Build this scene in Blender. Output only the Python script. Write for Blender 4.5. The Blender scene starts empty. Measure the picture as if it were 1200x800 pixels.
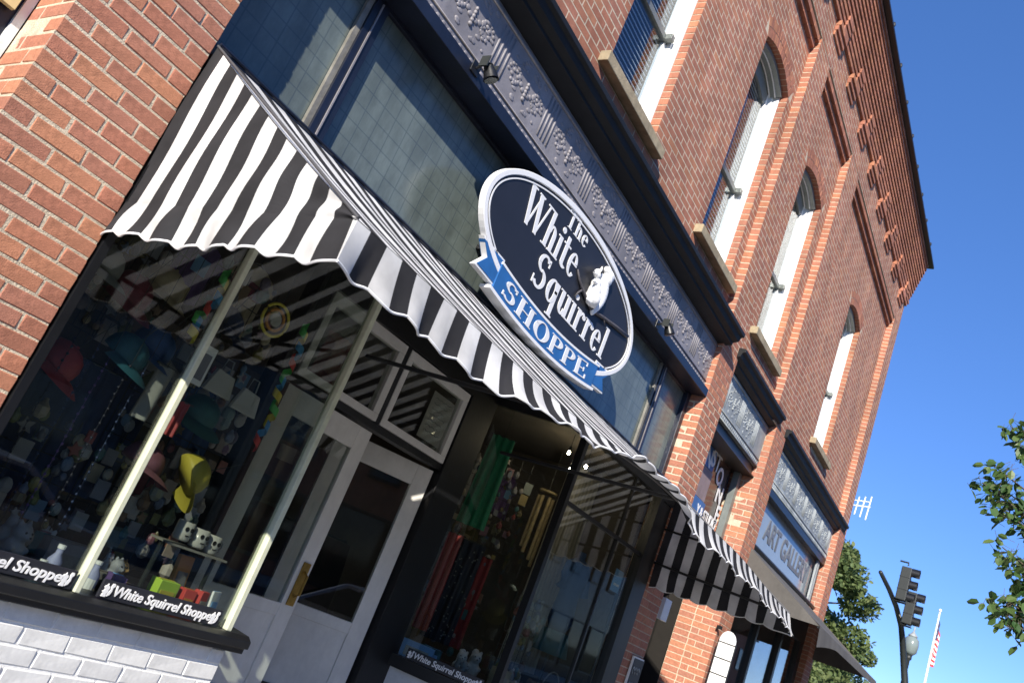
import bpy, bmesh, math, random
from mathutils import Vector, Matrix
R = math.radians
rng = random.Random(7)
sc = bpy.context.scene
C = sc.collection

# ------------------------------------------------------------------ camera, sky, sun, exposure
cam_d = bpy.data.cameras.new('camera'); cam = bpy.data.objects.new('camera', cam_d); C.objects.link(cam)
PITCH, YAW, ROLL = R(17.0785), R(52.9958), R(22.2013)
fw = Vector((math.sin(YAW)*math.cos(PITCH), math.cos(YAW)*math.cos(PITCH), math.sin(PITCH)))
rt = Vector((math.cos(YAW), -math.sin(YAW), 0)); upv = rt.cross(fw)
r_ = math.cos(ROLL)*rt + math.sin(ROLL)*upv; u_ = math.cos(ROLL)*upv - math.sin(ROLL)*rt
cam.matrix_world = Matrix(((r_.x, u_.x, -fw.x, 0), (r_.y, u_.y, -fw.y, 0), (r_.z, u_.z, -fw.z, 1.65), (0, 0, 0, 1)))
cam_d.sensor_width = 36; cam_d.lens = 983.43/1200*36; cam_d.clip_start = .05; cam_d.clip_end = 2000
cam_d.dof.use_dof = True; cam_d.dof.focus_distance = 5.0; cam_d.dof.aperture_fstop = 4.5
sc.camera = cam
SUN = Vector((1, .42, -.57)).normalized()            # direction the light travels
elev = math.asin(-SUN.z); az = math.atan2(-SUN.x, -SUN.y)
w = bpy.data.worlds.new('World'); sc.world = w; w.use_nodes = True
nt = w.node_tree; bg = nt.nodes['Background']; sky = nt.nodes.new('ShaderNodeTexSky')
sky.sky_type = 'NISHITA'; sky.sun_disc = False; sky.sun_elevation = elev; sky.sun_rotation = az
sky.altitude = 2000; sky.air_density = .6; sky.dust_density = 0; sky.ozone_density = 3.0
hs = nt.nodes.new('ShaderNodeHueSaturation'); hs.inputs['Saturation'].default_value = 1.50; hs.inputs['Value'].default_value = 1.78; hs.inputs['Hue'].default_value = .515
gm = nt.nodes.new('ShaderNodeGamma'); gm.inputs[1].default_value = .6      # soft tone response of the sky
nt.links.new(sky.outputs[0], gm.inputs[0]); nt.links.new(gm.outputs[0], hs.inputs['Color']); nt.links.new(hs.outputs[0], bg.inputs[0]); bg.inputs[1].default_value = .15
sd = bpy.data.lights.new('sun', 'SUN'); sd.energy = 4.6; sd.angle = R(.53); sd.color = (1, .93, .82)
so = bpy.data.objects.new('sun', sd); C.objects.link(so)
so.rotation_euler = SUN.to_track_quat('-Z', 'Y').to_euler()
vs = sc.view_settings; vs.view_transform = 'Standard'; vs.look = 'None'; vs.exposure = .80; vs.gamma = 1; vs.use_curve_mapping = False
sc.cycles.max_bounces = 8; sc.cycles.transparent_max_bounces = 16; sc.cycles.caustics_reflective = False; sc.cycles.caustics_refractive = False

# ------------------------------------------------------------------ materials
def N(t, typ, **kw):
    n = t.nodes.new(typ)
    for k, v in kw.items(): setattr(n, k, v)
    return n
def mat(name, col, rough=.6, metal=0, noise=0, nscale=20, bump=0, bscale=60, spec=.5, trans=0, island=0, col2=None, attr=None, weather=0):
    m = bpy.data.materials.new(name); m.use_nodes = True; t = m.node_tree; L = t.links
    b = t.nodes['Principled BSDF']; b.inputs['Roughness'].default_value = rough; b.inputs['Metallic'].default_value = metal
    b.inputs['Specular IOR Level'].default_value = spec; b.inputs['Base Color'].default_value = (*col, 1)
    tc = N(t, 'ShaderNodeTexCoord')
    last = None
    if island:
        g = N(t, 'ShaderNodeNewGeometry'); oi = N(t, 'ShaderNodeObjectInfo')
        ad = N(t, 'ShaderNodeMath', operation='ADD'); fr = N(t, 'ShaderNodeMath', operation='FRACT')
        L.new(g.outputs['Random Per Island'], ad.inputs[0]); L.new(oi.outputs['Random'], ad.inputs[1]); L.new(ad.outputs[0], fr.inputs[0])
        ramp = N(t, 'ShaderNodeValToRGB'); L.new(fr.outputs[0], ramp.inputs[0])
        cols = col2
        e = ramp.color_ramp.elements
        while len(e) < len(cols): e.new(.5)
        for i, c in enumerate(cols): e[i].position = i/(len(cols)-1); e[i].color = (*c, 1)
        last = ramp.outputs[0]
    if noise:
        nz = N(t, 'ShaderNodeTexNoise'); nz.inputs['Scale'].default_value = nscale; nz.inputs['Detail'].default_value = 6; nz.inputs['Roughness'].default_value = .65
        L.new(tc.outputs['Object'], nz.inputs['Vector'])
        mr = N(t, 'ShaderNodeMapRange'); mr.inputs[1].default_value = .25; mr.inputs[2].default_value = .75
        mr.inputs[3].default_value = 1-noise; mr.inputs[4].default_value = 1+noise*.8
        L.new(nz.outputs[0], mr.inputs[0])
        mx = N(t, 'ShaderNodeMix', data_type='RGBA', blend_type='MULTIPLY'); mx.inputs[0].default_value = 1
        if last: L.new(last, mx.inputs[6])
        else: mx.inputs[6].default_value = (*col, 1)
        L.new(mr.outputs[0], mx.inputs[7]); last = mx.outputs[2]
    if weather:
        for sc_, lo_, hi_, st_ in ((.9, .35, .65, weather), (3.1, .45, .62, weather*.6)):
            wn = N(t, 'ShaderNodeTexNoise'); wn.inputs['Scale'].default_value = sc_; wn.inputs['Detail'].default_value = 8; wn.inputs['Roughness'].default_value = .7
            mp = N(t, 'ShaderNodeMapping'); mp.inputs['Scale'].default_value = (1.6, 1, .55); L.new(tc.outputs['Object'], mp.inputs['Vector']); L.new(mp.outputs[0], wn.inputs['Vector'])
            wr = N(t, 'ShaderNodeMapRange'); wr.inputs[1].default_value = lo_; wr.inputs[2].default_value = hi_; wr.inputs[3].default_value = 1-st_; wr.inputs[4].default_value = 1+st_*.45; L.new(wn.outputs[0], wr.inputs[0])
            wm = N(t, 'ShaderNodeMix', data_type='RGBA', blend_type='MULTIPLY'); wm.inputs[0].default_value = 1
            if last: L.new(last, wm.inputs[6])
            else: wm.inputs[6].default_value = (*col, 1)
            L.new(wr.outputs[0], wm.inputs[7]); last = wm.outputs[2]
    if last: L.new(last, b.inputs['Base Color'])
    if bump:
        n2 = N(t, 'ShaderNodeTexNoise'); n2.inputs['Scale'].default_value = bscale; n2.inputs['Detail'].default_value = 5
        L.new(tc.outputs['Object'], n2.inputs['Vector'])
        bp = N(t, 'ShaderNodeBump'); bp.inputs['Strength'].default_value = bump; bp.inputs['Distance'].default_value = .01
        L.new(n2.outputs[0], bp.inputs['Height']); L.new(bp.outputs[0], b.inputs['Normal'])
    if trans:
        out = t.nodes['Material Output']; tr = N(t, 'ShaderNodeBsdfTranslucent'); ms = N(t, 'ShaderNodeMixShader'); ms.inputs[0].default_value = trans
        if last: L.new(last, tr.inputs[0])
        else: tr.inputs[0].default_value = (*col, 1)
        L.new(b.outputs[0], ms.inputs[1]); L.new(tr.outputs[0], ms.inputs[2]); L.new(ms.outputs[0], out.inputs[0])
    return m
BR = [(q[0]*.80+.205, q[1]*.92+.098, q[2]*.85+.062) for q in [(.20, .062, .045), (.29, .088, .060), (.235, .085, .070), (.33, .105, .062), (.26, .078, .058), (.37, .135, .075), (.22, .072, .055), (.30, .10, .075)]]
M = {}
M['brick'] = mat('brick', (.3, .1, .06), .85, noise=.30, nscale=38, bump=.30, bscale=170, island=1, col2=BR, spec=.25)
M['brick_far'] = mat('brick_wall', (.3, .1, .06), .85, weather=.22, noise=.22, nscale=9, bump=.3, bscale=80, island=1, col2=BR, spec=.25)
M['mortar'] = mat('mortar', (.66, .56, .42), .95, weather=.18, noise=.25, nscale=30, bump=.6, bscale=150, spec=.2)
M['white_brick'] = mat('white_painted_brick', (.72, .72, .71), .5, weather=.08, noise=.10, nscale=25, bump=.12, bscale=60)
M['white_mortar'] = mat('white_painted_mortar', (.78, .78, .77), .55, noise=.1, nscale=30, bump=.4, bscale=80)
M['navy'] = mat('navy_paint', (.012, .016, .032), .38, weather=.3, noise=.25, nscale=7, bump=.08, bscale=40)
M['black'] = mat('black_paint', (.008, .0085, .010), .4, noise=.3, nscale=9, bump=.1, bscale=50)
M['cornice'] = mat('black_metal_cornice', (.012, .013, .015), .6, spec=.3, noise=.45, nscale=5, bump=.15, bscale=25)
M['frieze'] = mat('slate_pressed_metal', (.265, .25, .265), .5, weather=.2, noise=.22, nscale=5, bump=.18, bscale=70)
M['frieze_pale'] = mat('pale_grey_pressed_metal', (.36, .39, .40), .6, weather=.3, noise=.22, nscale=5, bump=.25, bscale=35)
M['white_paint'] = mat('white_paint', (.80, .80, .78), .42, noise=.07, nscale=8, bump=.08, bscale=40)
M['door_white'] = mat('off_white_door_paint', (.80, .78, .73), .4, weather=.10, noise=.10, nscale=7, bump=.06, bscale=40)
M['grey_metal'] = mat('grey_sash_metal', (.20, .22, .21), .4, metal=.3, noise=.2, nscale=10)
M['sill_stone'] = mat('sandstone_sill', (.40, .325, .21), .85, weather=.25, noise=.28, nscale=14, bump=.4, bscale=60)
M['mull'] = mat('pale_green_mullion_paint', (.62, .64, .48), .4, noise=.15, nscale=14)
M['wood'] = mat('weathered_wood', (.22, .21, .185), .6, noise=.35, nscale=12, bump=.2)
M['sign_black'] = mat('sign_black', (.016, .017, .023), .5, noise=.15, nscale=9)
M['sign_white'] = mat('sign_white', (.80, .80, .80), .5, noise=.04, nscale=14)
M['sign_blue'] = mat('sign_blue', (.025, .13, .36), .45, noise=.18, nscale=9)
M['branch'] = mat('sign_branch_grey', (.085, .078, .085), .7, noise=.35, nscale=30, bump=.4)
M['squirrel'] = mat('white_carving', (.82, .82, .81), .6, noise=.06, nscale=30, bump=.25, bscale=70)
M['clere'] = mat('clouded_blue_glass', (.150, .182, .170), .18, weather=.3, bump=.03, bscale=2.5, noise=.28, nscale=1.6, spec=.5)
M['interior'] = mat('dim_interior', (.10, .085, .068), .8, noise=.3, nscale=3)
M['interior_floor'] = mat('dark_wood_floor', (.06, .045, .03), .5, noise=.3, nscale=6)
M['asphalt'] = mat('asphalt', (.05, .05, .052), .9, noise=.3, nscale=40, bump=.4, bscale=200)
M['concrete'] = mat('concrete', (.34, .33, .31), .9, noise=.18, nscale=6, bump=.3, bscale=120)
M['ground'] = mat('ground', (.12, .13, .07), .95, noise=.3, nscale=.5)
M['steel'] = mat('dark_green_steel', (.022, .026, .025), .45, noise=.2, nscale=10)
M['brass'] = mat('aged_brass', (.42, .27, .07), .38, metal=.85, noise=.25, nscale=40)
M['bark'] = mat('bark', (.09, .07, .05), .95, noise=.4, nscale=25, bump=.6, bscale=40)
M['leaf_near'] = mat('pear_leaf', (.07, .13, .03), .45, noise=.0, island=1, col2=[(.04, .09, .025), (.06, .13, .035), (.12, .18, .05), (.055, .115, .03)], trans=.35)
M['leaf_far'] = mat('tree_leaf', (.06, .10, .03), .6, island=1, col2=[(.09, .14, .05), (.14, .20, .07), (.20, .24, .09), (.11, .17, .055)], trans=.4)
M['grey_cloth'] = mat('taupe_awning_cloth', (.115, .108, .10), .85, weather=.2, noise=.16, nscale=6, bump=.15, bscale=90, trans=.05)
M['dark_frame'] = mat('dark_bronze_frame', (.018, .016, .014), .4, noise=.2, nscale=12)
M['cream'] = mat('cream_board', (.66, .52, .26), .6, noise=.15, nscale=14)
M['chrome'] = mat('lamp_reflector', (.55, .55, .55), .25, metal=1)
M['rubber'] = mat('rubber', (.02, .02, .02), .8)
M['carpaint'] = mat('silver_car_paint', (.30, .32, .34), .25, metal=.5)
M['carglass'] = mat('car_glass', (.01, .012, .014), .05)
def pal(name, col, **k):
    if name not in M: M[name] = mat(name, col, **k)
    return M[name]
def glass_mat(name, tint=(.92, .96, .95), boost=1.0, rough=.0):
    m = bpy.data.materials.new(name); m.use_nodes = True; t = m.node_tree; L = t.links
    t.nodes.remove(t.nodes['Principled BSDF']); out = t.nodes['Material Output']
    lw = N(t, 'ShaderNodeLayerWeight'); lw.inputs[0].default_value = .5
    p = N(t, 'ShaderNodeMath', operation='POWER'); p.inputs[1].default_value = 5; L.new(lw.outputs['Facing'], p.inputs[0])
    ma = N(t, 'ShaderNodeMath', operation='MULTIPLY_ADD'); ma.inputs[1].default_value = .96*boost; ma.inputs[2].default_value = .042*boost; ma.use_clamp = True
    L.new(p.outputs[0], ma.inputs[0])
    tr = N(t, 'ShaderNodeBsdfTransparent'); tr.inputs[0].default_value = (*tint, 1)
    gl = N(t, 'ShaderNodeBsdfGlossy'); gl.inputs['Roughness'].default_value = rough
    nz = N(t, 'ShaderNodeTexNoise'); nz.inputs['Scale'].default_value = 1.3; bp = N(t, 'ShaderNodeBump'); bp.inputs['Strength'].default_value = .03
    tc = N(t, 'ShaderNodeTexCoord'); L.new(tc.outputs['Object'], nz.inputs['Vector']); L.new(nz.outputs[0], bp.inputs['Height']); L.new(bp.outputs[0], gl.inputs['Normal'])
    ms = N(t, 'ShaderNodeMixShader'); L.new(ma.outputs[0], ms.inputs[0]); L.new(tr.outputs[0], ms.inputs[1]); L.new(gl.outputs[0], ms.inputs[2]); L.new(ms.outputs[0], out.inputs[0])
    return m
M['glass'] = glass_mat('shop_glass', (.88, .91, .88), 1.6)
M['glass_up'] = glass_mat('window_glass', (.84, .90, .95), 1.3)
def stripe_mat():
    m = bpy.data.materials.new('striped_awning_cloth'); m.use_nodes = True; t = m.node_tree; L = t.links
    b = t.nodes['Principled BSDF']; b.inputs['Roughness'].default_value = .85; b.inputs['Specular IOR Level'].default_value = .2
    at = N(t, 'ShaderNodeAttribute'); at.attribute_name = 'u'
    fr = N(t, 'ShaderNodeMath', operation='FRACT'); L.new(at.outputs['Fac'], fr.inputs[0])
    gt = N(t, 'ShaderNodeMath', operation='GREATER_THAN'); gt.inputs[1].default_value = .5; L.new(fr.outputs[0], gt.inputs[0])
    mx = N(t, 'ShaderNodeMix', data_type='RGBA'); L.new(gt.outputs[0], mx.inputs[0]); mx.inputs[6].default_value = (.82, .81, .79, 1); mx.inputs[7].default_value = (.040, .039, .042, 1)
    tc = N(t, 'ShaderNodeTexCoord'); nz = N(t, 'ShaderNodeTexNoise'); nz.inputs['Scale'].default_value = 5; nz.inputs['Detail'].default_value = 5
    L.new(tc.outputs['Object'], nz.inputs['Vector']); mr = N(t, 'ShaderNodeMapRange'); mr.inputs[1].default_value = .3; mr.inputs[2].default_value = .7; mr.inputs[3].default_value = .62; mr.inputs[4].default_value = 1.08; L.new(nz.outputs[0], mr.inputs[0])
    mu = N(t, 'ShaderNodeMix', data_type='RGBA', blend_type='MULTIPLY'); mu.inputs[0].default_value = 1; L.new(mx.outputs[2], mu.inputs[6]); L.new(mr.outputs[0], mu.inputs[7])
    L.new(mu.outputs[2], b.inputs['Base Color'])
    n2 = N(t, 'ShaderNodeTexNoise'); n2.inputs['Scale'].default_value = 9; bp = N(t, 'ShaderNodeBump'); bp.inputs['Strength'].default_value = .25; bp.inputs['Distance'].default_value = .01
    L.new(tc.outputs['Object'], n2.inputs['Vector']); L.new(n2.outputs[0], bp.inputs['Height']); L.new(bp.outputs[0], b.inputs['Normal'])
    tr = N(t, 'ShaderNodeBsdfTranslucent'); L.new(mu.outputs[2], tr.inputs[0]); ms = N(t, 'ShaderNodeMixShader'); ms.inputs[0].default_value = .18
    out = t.nodes['Material Output']; L.new(b.outputs[0], ms.inputs[1]); L.new(tr.outputs[0], ms.inputs[2]); L.new(ms.outputs[0], out.inputs[0])
    return m
M['stripe'] = stripe_mat()
def emis(name, col, s):
    m = bpy.data.materials.new(name); m.use_nodes = True; b = m.node_tree.nodes['Principled BSDF']
    b.inputs['Emission Color'].default_value = (*col, 1); b.inputs['Emission Strength'].default_value = s; return m
M['bulb'] = emis('lit_bulb', (1, .80, .55), 130); M['tube'] = emis('lit_tube', (1, .95, .85), 22)
# clouded glass gets a faint square grid (prism tiles)
def add_grid():
    m = M['clere']; t = m.node_tree; L = t.links; b = t.nodes['Principled BSDF']
    tc = N(t, 'ShaderNodeTexCoord'); sp = N(t, 'ShaderNodeSeparateXYZ'); L.new(tc.outputs['Object'], sp.inputs[0])
    outs = []
    for ax in ('X', 'Z'):
        mu = N(t, 'ShaderNodeMath', operation='MULTIPLY'); mu.inputs[1].default_value = 9.5; L.new(sp.outputs[ax], mu.inputs[0])
        fr = N(t, 'ShaderNodeMath', operation='FRACT'); L.new(mu.outputs[0], fr.inputs[0])
        lt = N(t, 'ShaderNodeMath', operation='LESS_THAN'); lt.inputs[1].default_value = .07; L.new(fr.outputs[0], lt.inputs[0]); outs.append(lt)
    mxm = N(t, 'ShaderNodeMath', operation='MAXIMUM'); L.new(outs[0].outputs[0], mxm.inputs[0]); L.new(outs[1].outputs[0], mxm.inputs[1])
    src = b.inputs['Base Color'].links[0].from_socket
    fac = N(t, 'ShaderNodeMath', operation='MULTIPLY'); fac.inputs[1].default_value = .38; L.new(mxm.outputs[0], fac.inputs[0])
    mix = N(t, 'ShaderNodeMix', data_type='RGBA'); L.new(fac.outputs[0], mix.inputs[0]); L.new(src, mix.inputs[6]); mix.inputs[7].default_value = (.03, .05, .07, 1)
    L.new(mix.outputs[2], b.inputs['Base Color'])
add_grid()

# ------------------------------------------------------------------ mesh helpers
class MB:
    def __init__(s): s.v = []; s.f = []; s.u = None
    def add(s, vs, fs):
        o = len(s.v); s.v += [tuple(p) for p in vs]; s.f += [tuple(i+o for i in f) for f in fs]; return s
    def box(s, x0, x1, y0, y1, z0, z1):
        return s.add([(x0,y0,z0),(x1,y0,z0),(x1,y1,z0),(x0,y1,z0),(x0,y0,z1),(x1,y0,z1),(x1,y1,z1),(x0,y1,z1)],
                     [(0,3,2,1),(4,5,6,7),(0,1,5,4),(1,2,6,5),(2,3,7,6),(3,0,4,7)])
    def quad(s, a, b, c, d): return s.add([a, b, c, d], [(0, 1, 2, 3)])
    def prism(s, pts, d):                      # polygon (3d points) extruded by vector d
        n = len(pts); d = Vector(d); P = [Vector(p) for p in pts]
        return s.add(P + [p+d for p in P], [tuple(range(n))[::-1], tuple(range(n, 2*n))] + [(i, (i+1) % n, n+(i+1) % n, n+i) for i in range(n)])
    def tube(s, path, r, n=8, cap=True):
        P = [Vector(p) for p in path]; k = len(P); rr = r if isinstance(r, (list, tuple)) else [r]*k
        o = len(s.v)
        for i in range(k):
            t = (P[min(i+1, k-1)]-P[max(i-1, 0)]).normalized()
            a = t.orthogonal() if abs(t.z) > .95 or abs(t.z) < .05 and False else t.cross(Vector((0, 0, 1))) if abs(t.z) < .95 else t.cross(Vector((0, 1, 0)))
            a.normalize(); b = t.cross(a)
            for j in range(n):
                an = 2*math.pi*j/n; s.v.append(tuple(P[i]+(a*math.cos(an)+b*math.sin(an))*rr[i]))
        for i in range(k-1):
            for j in range(n): s.f.append((o+i*n+j, o+i*n+(j+1) % n, o+(i+1)*n+(j+1) % n, o+(i+1)*n+j))
        if cap: s.f.append(tuple(o+j for j in range(n))[::-1]); s.f.append(tuple(o+(k-1)*n+j for j in range(n)))
        return s
    def lathe(s, prof, c, n=14, axis=Vector((0, 0, 1)), sx=1, sy=1):   # prof: (r, h)
        q = Vector((0, 0, 1)).rotation_difference(Vector(axis)); o = len(s.v); c = Vector(c)
        for r, h in prof:
            for j in range(n):
                an = 2*math.pi*j/n; s.v.append(tuple(c+q @ Vector((r*math.cos(an)*sx, r*math.sin(an)*sy, h))))
        for i in range(len(prof)-1):
            for j in range(n): s.f.append((o+i*n+j, o+i*n+(j+1) % n, o+(i+1)*n+(j+1) % n, o+(i+1)*n+j))
        s.f.append(tuple(o+j for j in range(n))[::-1]); s.f.append(tuple(o+(len(prof)-1)*n+j for j in range(n)))
        return s
    def ball(s, c, rx, ry, rz, n=10, m=7):
        return s.lathe([(max(math.sin(math.pi*i/m), .02), -math.cos(math.pi*i/m)*rz) for i in range(m+1)], c, n, sx=rx, sy=ry)
    def grid(s, fn, nu, nv, uf=None):
        o = len(s.v)
        for i in range(nu+1):
            for j in range(nv+1): s.v.append(tuple(fn(i/nu, j/nv)))
        if uf is not None:
            if s.u is None: s.u = []
            for i in range(nu+1):
                for j in range(nv+1): s.u.append(uf(i/nu, j/nv))
        for i in range(nu):
            for j in range(nv): s.f.append((o+i*(nv+1)+j, o+(i+1)*(nv+1)+j, o+(i+1)*(nv+1)+j+1, o+i*(nv+1)+j+1))
        return s
    def mesh(s, name, m, smooth=False, fix=True):
        me = bpy.data.meshes.new(name); me.from_pydata(s.v, [], s.f)
        if fix:
            bm = bmesh.new(); bm.from_mesh(me); bmesh.ops.recalc_face_normals(bm, faces=bm.faces); bm.to_mesh(me); bm.free()
        if smooth: me.polygons.foreach_set('use_smooth', [True]*len(me.polygons))
        if s.u is not None:
            a = me.attributes.new('u', 'FLOAT', 'POINT'); a.data.foreach_set('value', s.u)
        if m: me.materials.append(M[m] if isinstance(m, str) else m)
        return me
    def build(s, name, m, parent=None, smooth=False, bevel=0, fix=True, **kw):
        o = bpy.data.objects.new(name, s.mesh(name, m, smooth, fix)); C.objects.link(o); o.parent = parent
        if bevel:
            bv = o.modifiers.new('bevel', 'BEVEL'); bv.width = bevel; bv.segments = 2; bv.limit_method = 'ANGLE'
        return tag(o, **kw)
def tag(o, label=None, cat=None, group=None, kind=None):
    if label: o['label'] = label
    if cat: o['category'] = cat
    if group: o['group'] = group
    if kind: o['kind'] = kind
    return o
def thing(name, label, cat, group=None, loc=(0, 0, 0)):
    o = bpy.data.objects.new(name, None); C.objects.link(o); o.location = loc; o.empty_display_size = .2
    return tag(o, label, cat, group)
def text_mesh(s, size, m, name='lettering', parent=None, shear=0, mw=None, ext=.002, align='CENTER', sx=1, bold=0):
    cu = bpy.data.curves.new(name, 'FONT'); cu.body = s; cu.size = size; cu.align_x = align; cu.align_y = 'CENTER'; cu.shear = shear; cu.extrude = ext; cu.offset = bold; cu.resolution_u = 4
    t = bpy.data.objects.new('t', cu); C.objects.link(t); dg = bpy.context.evaluated_depsgraph_get(); dg.update()
    me = bpy.data.meshes.new_from_object(t.evaluated_get(dg)); bpy.data.objects.remove(t)
    me.transform(Matrix.Diagonal((sx, 1, 1, 1))); me.materials.clear(); me.materials.append(M[m])
    o = bpy.data.objects.new(name, me); C.objects.link(o); o.parent = parent
    if mw is not None: o.matrix_local = mw
    return o
FACE = Matrix(((1, 0, 0, 0), (0, 0, -1, 0), (0, 1, 0, 0), (0, 0, 0, 1)))   # xy text onto the facade (facing -Y)
def on_facade(x, y, z, rot=0): return Matrix.Translation((x, y, z)) @ FACE @ Matrix.Rotation(rot, 4, 'Z')
def remeshed(mb, name, m, vox, parent=None, smooth_it=6, **kw):
    me = mb.mesh(name, m); o = bpy.data.objects.new(name, me); C.objects.link(o)
    r = o.modifiers.new('r', 'REMESH'); r.mode = 'VOXEL'; r.voxel_size = vox; r.use_smooth_shade = True
    s = o.modifiers.new('s', 'SMOOTH'); s.iterations = smooth_it; s.factor = .5
    dg = bpy.context.evaluated_depsgraph_get(); dg.update(); me2 = bpy.data.meshes.new_from_object(o.evaluated_get(dg))
    o.modifiers.clear(); o.data = me2; o.parent = parent
    if not me2.materials: me2.materials.append(M[m] if isinstance(m, str) else m)
    return tag(o, **kw)

# ------------------------------------------------------------------ setting
MB().box(-400, 900, -600, 600, -.30, -.16).build('ground', 'ground', kind='structure')
MB().box(-60, 200, -11, -1.9, -.18, -.12).build('road', 'asphalt', kind='structure')
side = MB().box(-60, 60, -1.7, 3.19, -.2, 0).build('pavement', 'concrete', kind='structure')
MB().box(-60, 60, -1.9, -1.705, -.2, .005).build('kerb', 'concrete', kind='structure', bevel=.02)
MB().box(-60, 60, -14, -11, -.2, -.02).build('far_pavement', 'concrete', kind='structure')

# ------------------------------------------------------------------ brick building
B = thing('brick_building', 'two storey red brick commercial building with corbelled parapet and shopfronts', 'building', loc=(1.0, 3.5, 0))
BI = Matrix.Translation((-1.0, -3.5, 0))
def bp(mb, name, m, parent=None, **k):
    o = mb.build(name, m, **k); o.parent = parent or B
    if parent is None: o.matrix_parent_inverse = BI
    return o
CO, BL, J, PR = .071, .213, .0120, .0006
def rect_brick(mb, x0, x1, z0, z1, y, d):
    """five faces, front at y, running back to y+d"""
    j = .0005
    q = lambda: rng.uniform(-j, j)
    f = y + q()
    mb.add([(x0+q(), f, z0+q()), (x1+q(), f, z0+q()), (x1+q(), f, z1+q()), (x0+q(), f, z1+q()),
            (x0, y+d, z0), (x1, y+d, z0), (x1, y+d, z1), (x0, y+d, z1)],
           [(0, 1, 2, 3), (0, 3, 7, 4), (1, 5, 6, 2), (3, 2, 6, 7), (0, 4, 5, 1)])
def span_minus(a, b, cuts):
    segs = [(a, b)]
    for c0, c1 in cuts:
        n = []
        for s0, s1 in segs:
            if c1 <= s0 or c0 >= s1: n.append((s0, s1)); continue
            if c0 > s0: n.append((s0, c0))
            if c1 < s1: n.append((c1, s1))
        segs = n
    return segs
def brick_panel(mb, x0, x1, z0, z1, y, d=.10, openings=(), shift=0):
    n = int(round((z1-z0)/CO))
    for r in range(n):
        za = z0+r*CO+J/2; zb = za+CO-J; zm = (za+zb)/2
        cuts = []
        for (ox0, ox1, oz0, osp, rise, ring) in openings:
            if zb <= oz0: continue
            if zm < osp: cuts.append((ox0, ox1))
            else:
                hw = (ox1-ox0)/2; Rr = (hw*hw+rise*rise)/(2*rise); cx = (ox0+ox1)/2; cz = osp+rise-Rr
                Ro = Rr+ring; dz = zm-cz
                if dz < Ro:
                    h = min(math.sqrt(Ro*Ro-dz*dz), hw*Ro/Rr); cuts.append((cx-h, cx+h))
        for s0, s1 in span_minus(x0, x1, cuts):
            x = x0 - BL + (BL/2 if (r+shift) % 2 else 0); cut = []
            while x < s1:
                if s0+.055 < x < s1-.055: cut.append(x+rng.uniform(-.004, .004))
                x += BL
            ed = [s0]+cut+[s1]
            for i in range(len(ed)-1):
                a = ed[i]+(J/2 if i else 0); b = ed[i+1]-(J/2 if i < len(ed)-2 else 0)
                if b-a > .01: rect_brick(mb, a, b, za, zb, y, d)
def arch_ring(mb, ox0, ox1, osp, rise, y, d):
    hw = (ox1-ox0)/2; Rr = (hw*hw+rise*rise)/(2*rise); cx = (ox0+ox1)/2; cz = osp+rise-Rr
    amax = math.asin(hw/Rr); 
    for k in range(2):
        r0 = Rr+k*.108+.004; r1 = r0+.100; n = int(2*amax*r0/CO)
        for i in range(n):
            a0 = -amax+2*amax*i/n+.004/r0; a1 = -amax+2*amax*(i+1)/n-.004/r0
            P = [(cx+r*math.sin(a), cz+r*math.cos(a)) for r, a in ((r0, a0), (r0, a1), (r1, a1), (r1, a0))]
            mb.add([(p[0], y+rng.uniform(-.002, .002), p[1]) for p in P]+[(p[0], y+d, p[1]) for p in P], [(0, 1, 2, 3), (0, 3, 7, 4), (1, 5, 6, 2), (3, 2, 6, 7), (0, 4, 5, 1)])
# upper windows: x0, x1, sill top, spring, rise
WINS = [(4.18, 5.14, 5.58, 7.95, .13), (6.47, 7.43, 5.58, 7.95, .13), (8.56, 9.52, 5.58, 7.86, .13), (12.0, 12.95, 5.56, 7.80, .13)]
WIN0 = (1.9, 2.86, 5.58, 7.95, .13)
ALLW = [WIN0]+WINS
YW, YP = 3.30, 3.20
# mortar backing of the recessed bays, with openings
mw = MB()
def mortar_bay(x0, x1, z0, z1, wins):
    y0, y1 = YW+PR, YW+.13
    xs = x0
    for (a, b, zs, sp, ri) in sorted(wins):
        a -= .004; b += .004
        mw.box(xs, a, y0, y1, z0, z1); mw.box(a, b, y0, y1, z0, zs-.1)
        n = 10; hw = (b-a)/2; Rr = (hw*hw+ri*ri)/(2*ri); cx = (a+b)/2; cz = sp+ri-Rr
        pts = [(a+(b-a)*i/n) for i in range(n+1)]
        for i in range(n):
            za = cz+math.sqrt(Rr*Rr-(pts[i]-cx)**2)+.006; zb = cz+math.sqrt(Rr*Rr-(pts[i+1]-cx)**2)+.006
            mw.prism([(pts[i], y0, za), (pts[i+1], y0, zb), (pts[i+1], y0, z1), (pts[i], y0, z1)], (0, y1-y0, 0))
        xs = b
    mw.box(xs, x1, y0, y1, z0, z1)
ZB, ZT = 4.98, 8.956
mortar_bay(1.0, 7.60, ZB, ZT, [WIN0, WINS[0], WINS[1]]); mortar_bay(8.10, 9.80, ZB, ZT, [WINS[2]]); mortar_bay(10.36, 14.60, ZB, ZT, [WINS[3]])
# upper frieze, flush with the piers
mw.box(1.0, 15.10, YP+PR, YP+.13, ZT+.006, 9.95)
bp(mw, 'mortar_wall', 'mortar')
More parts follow.
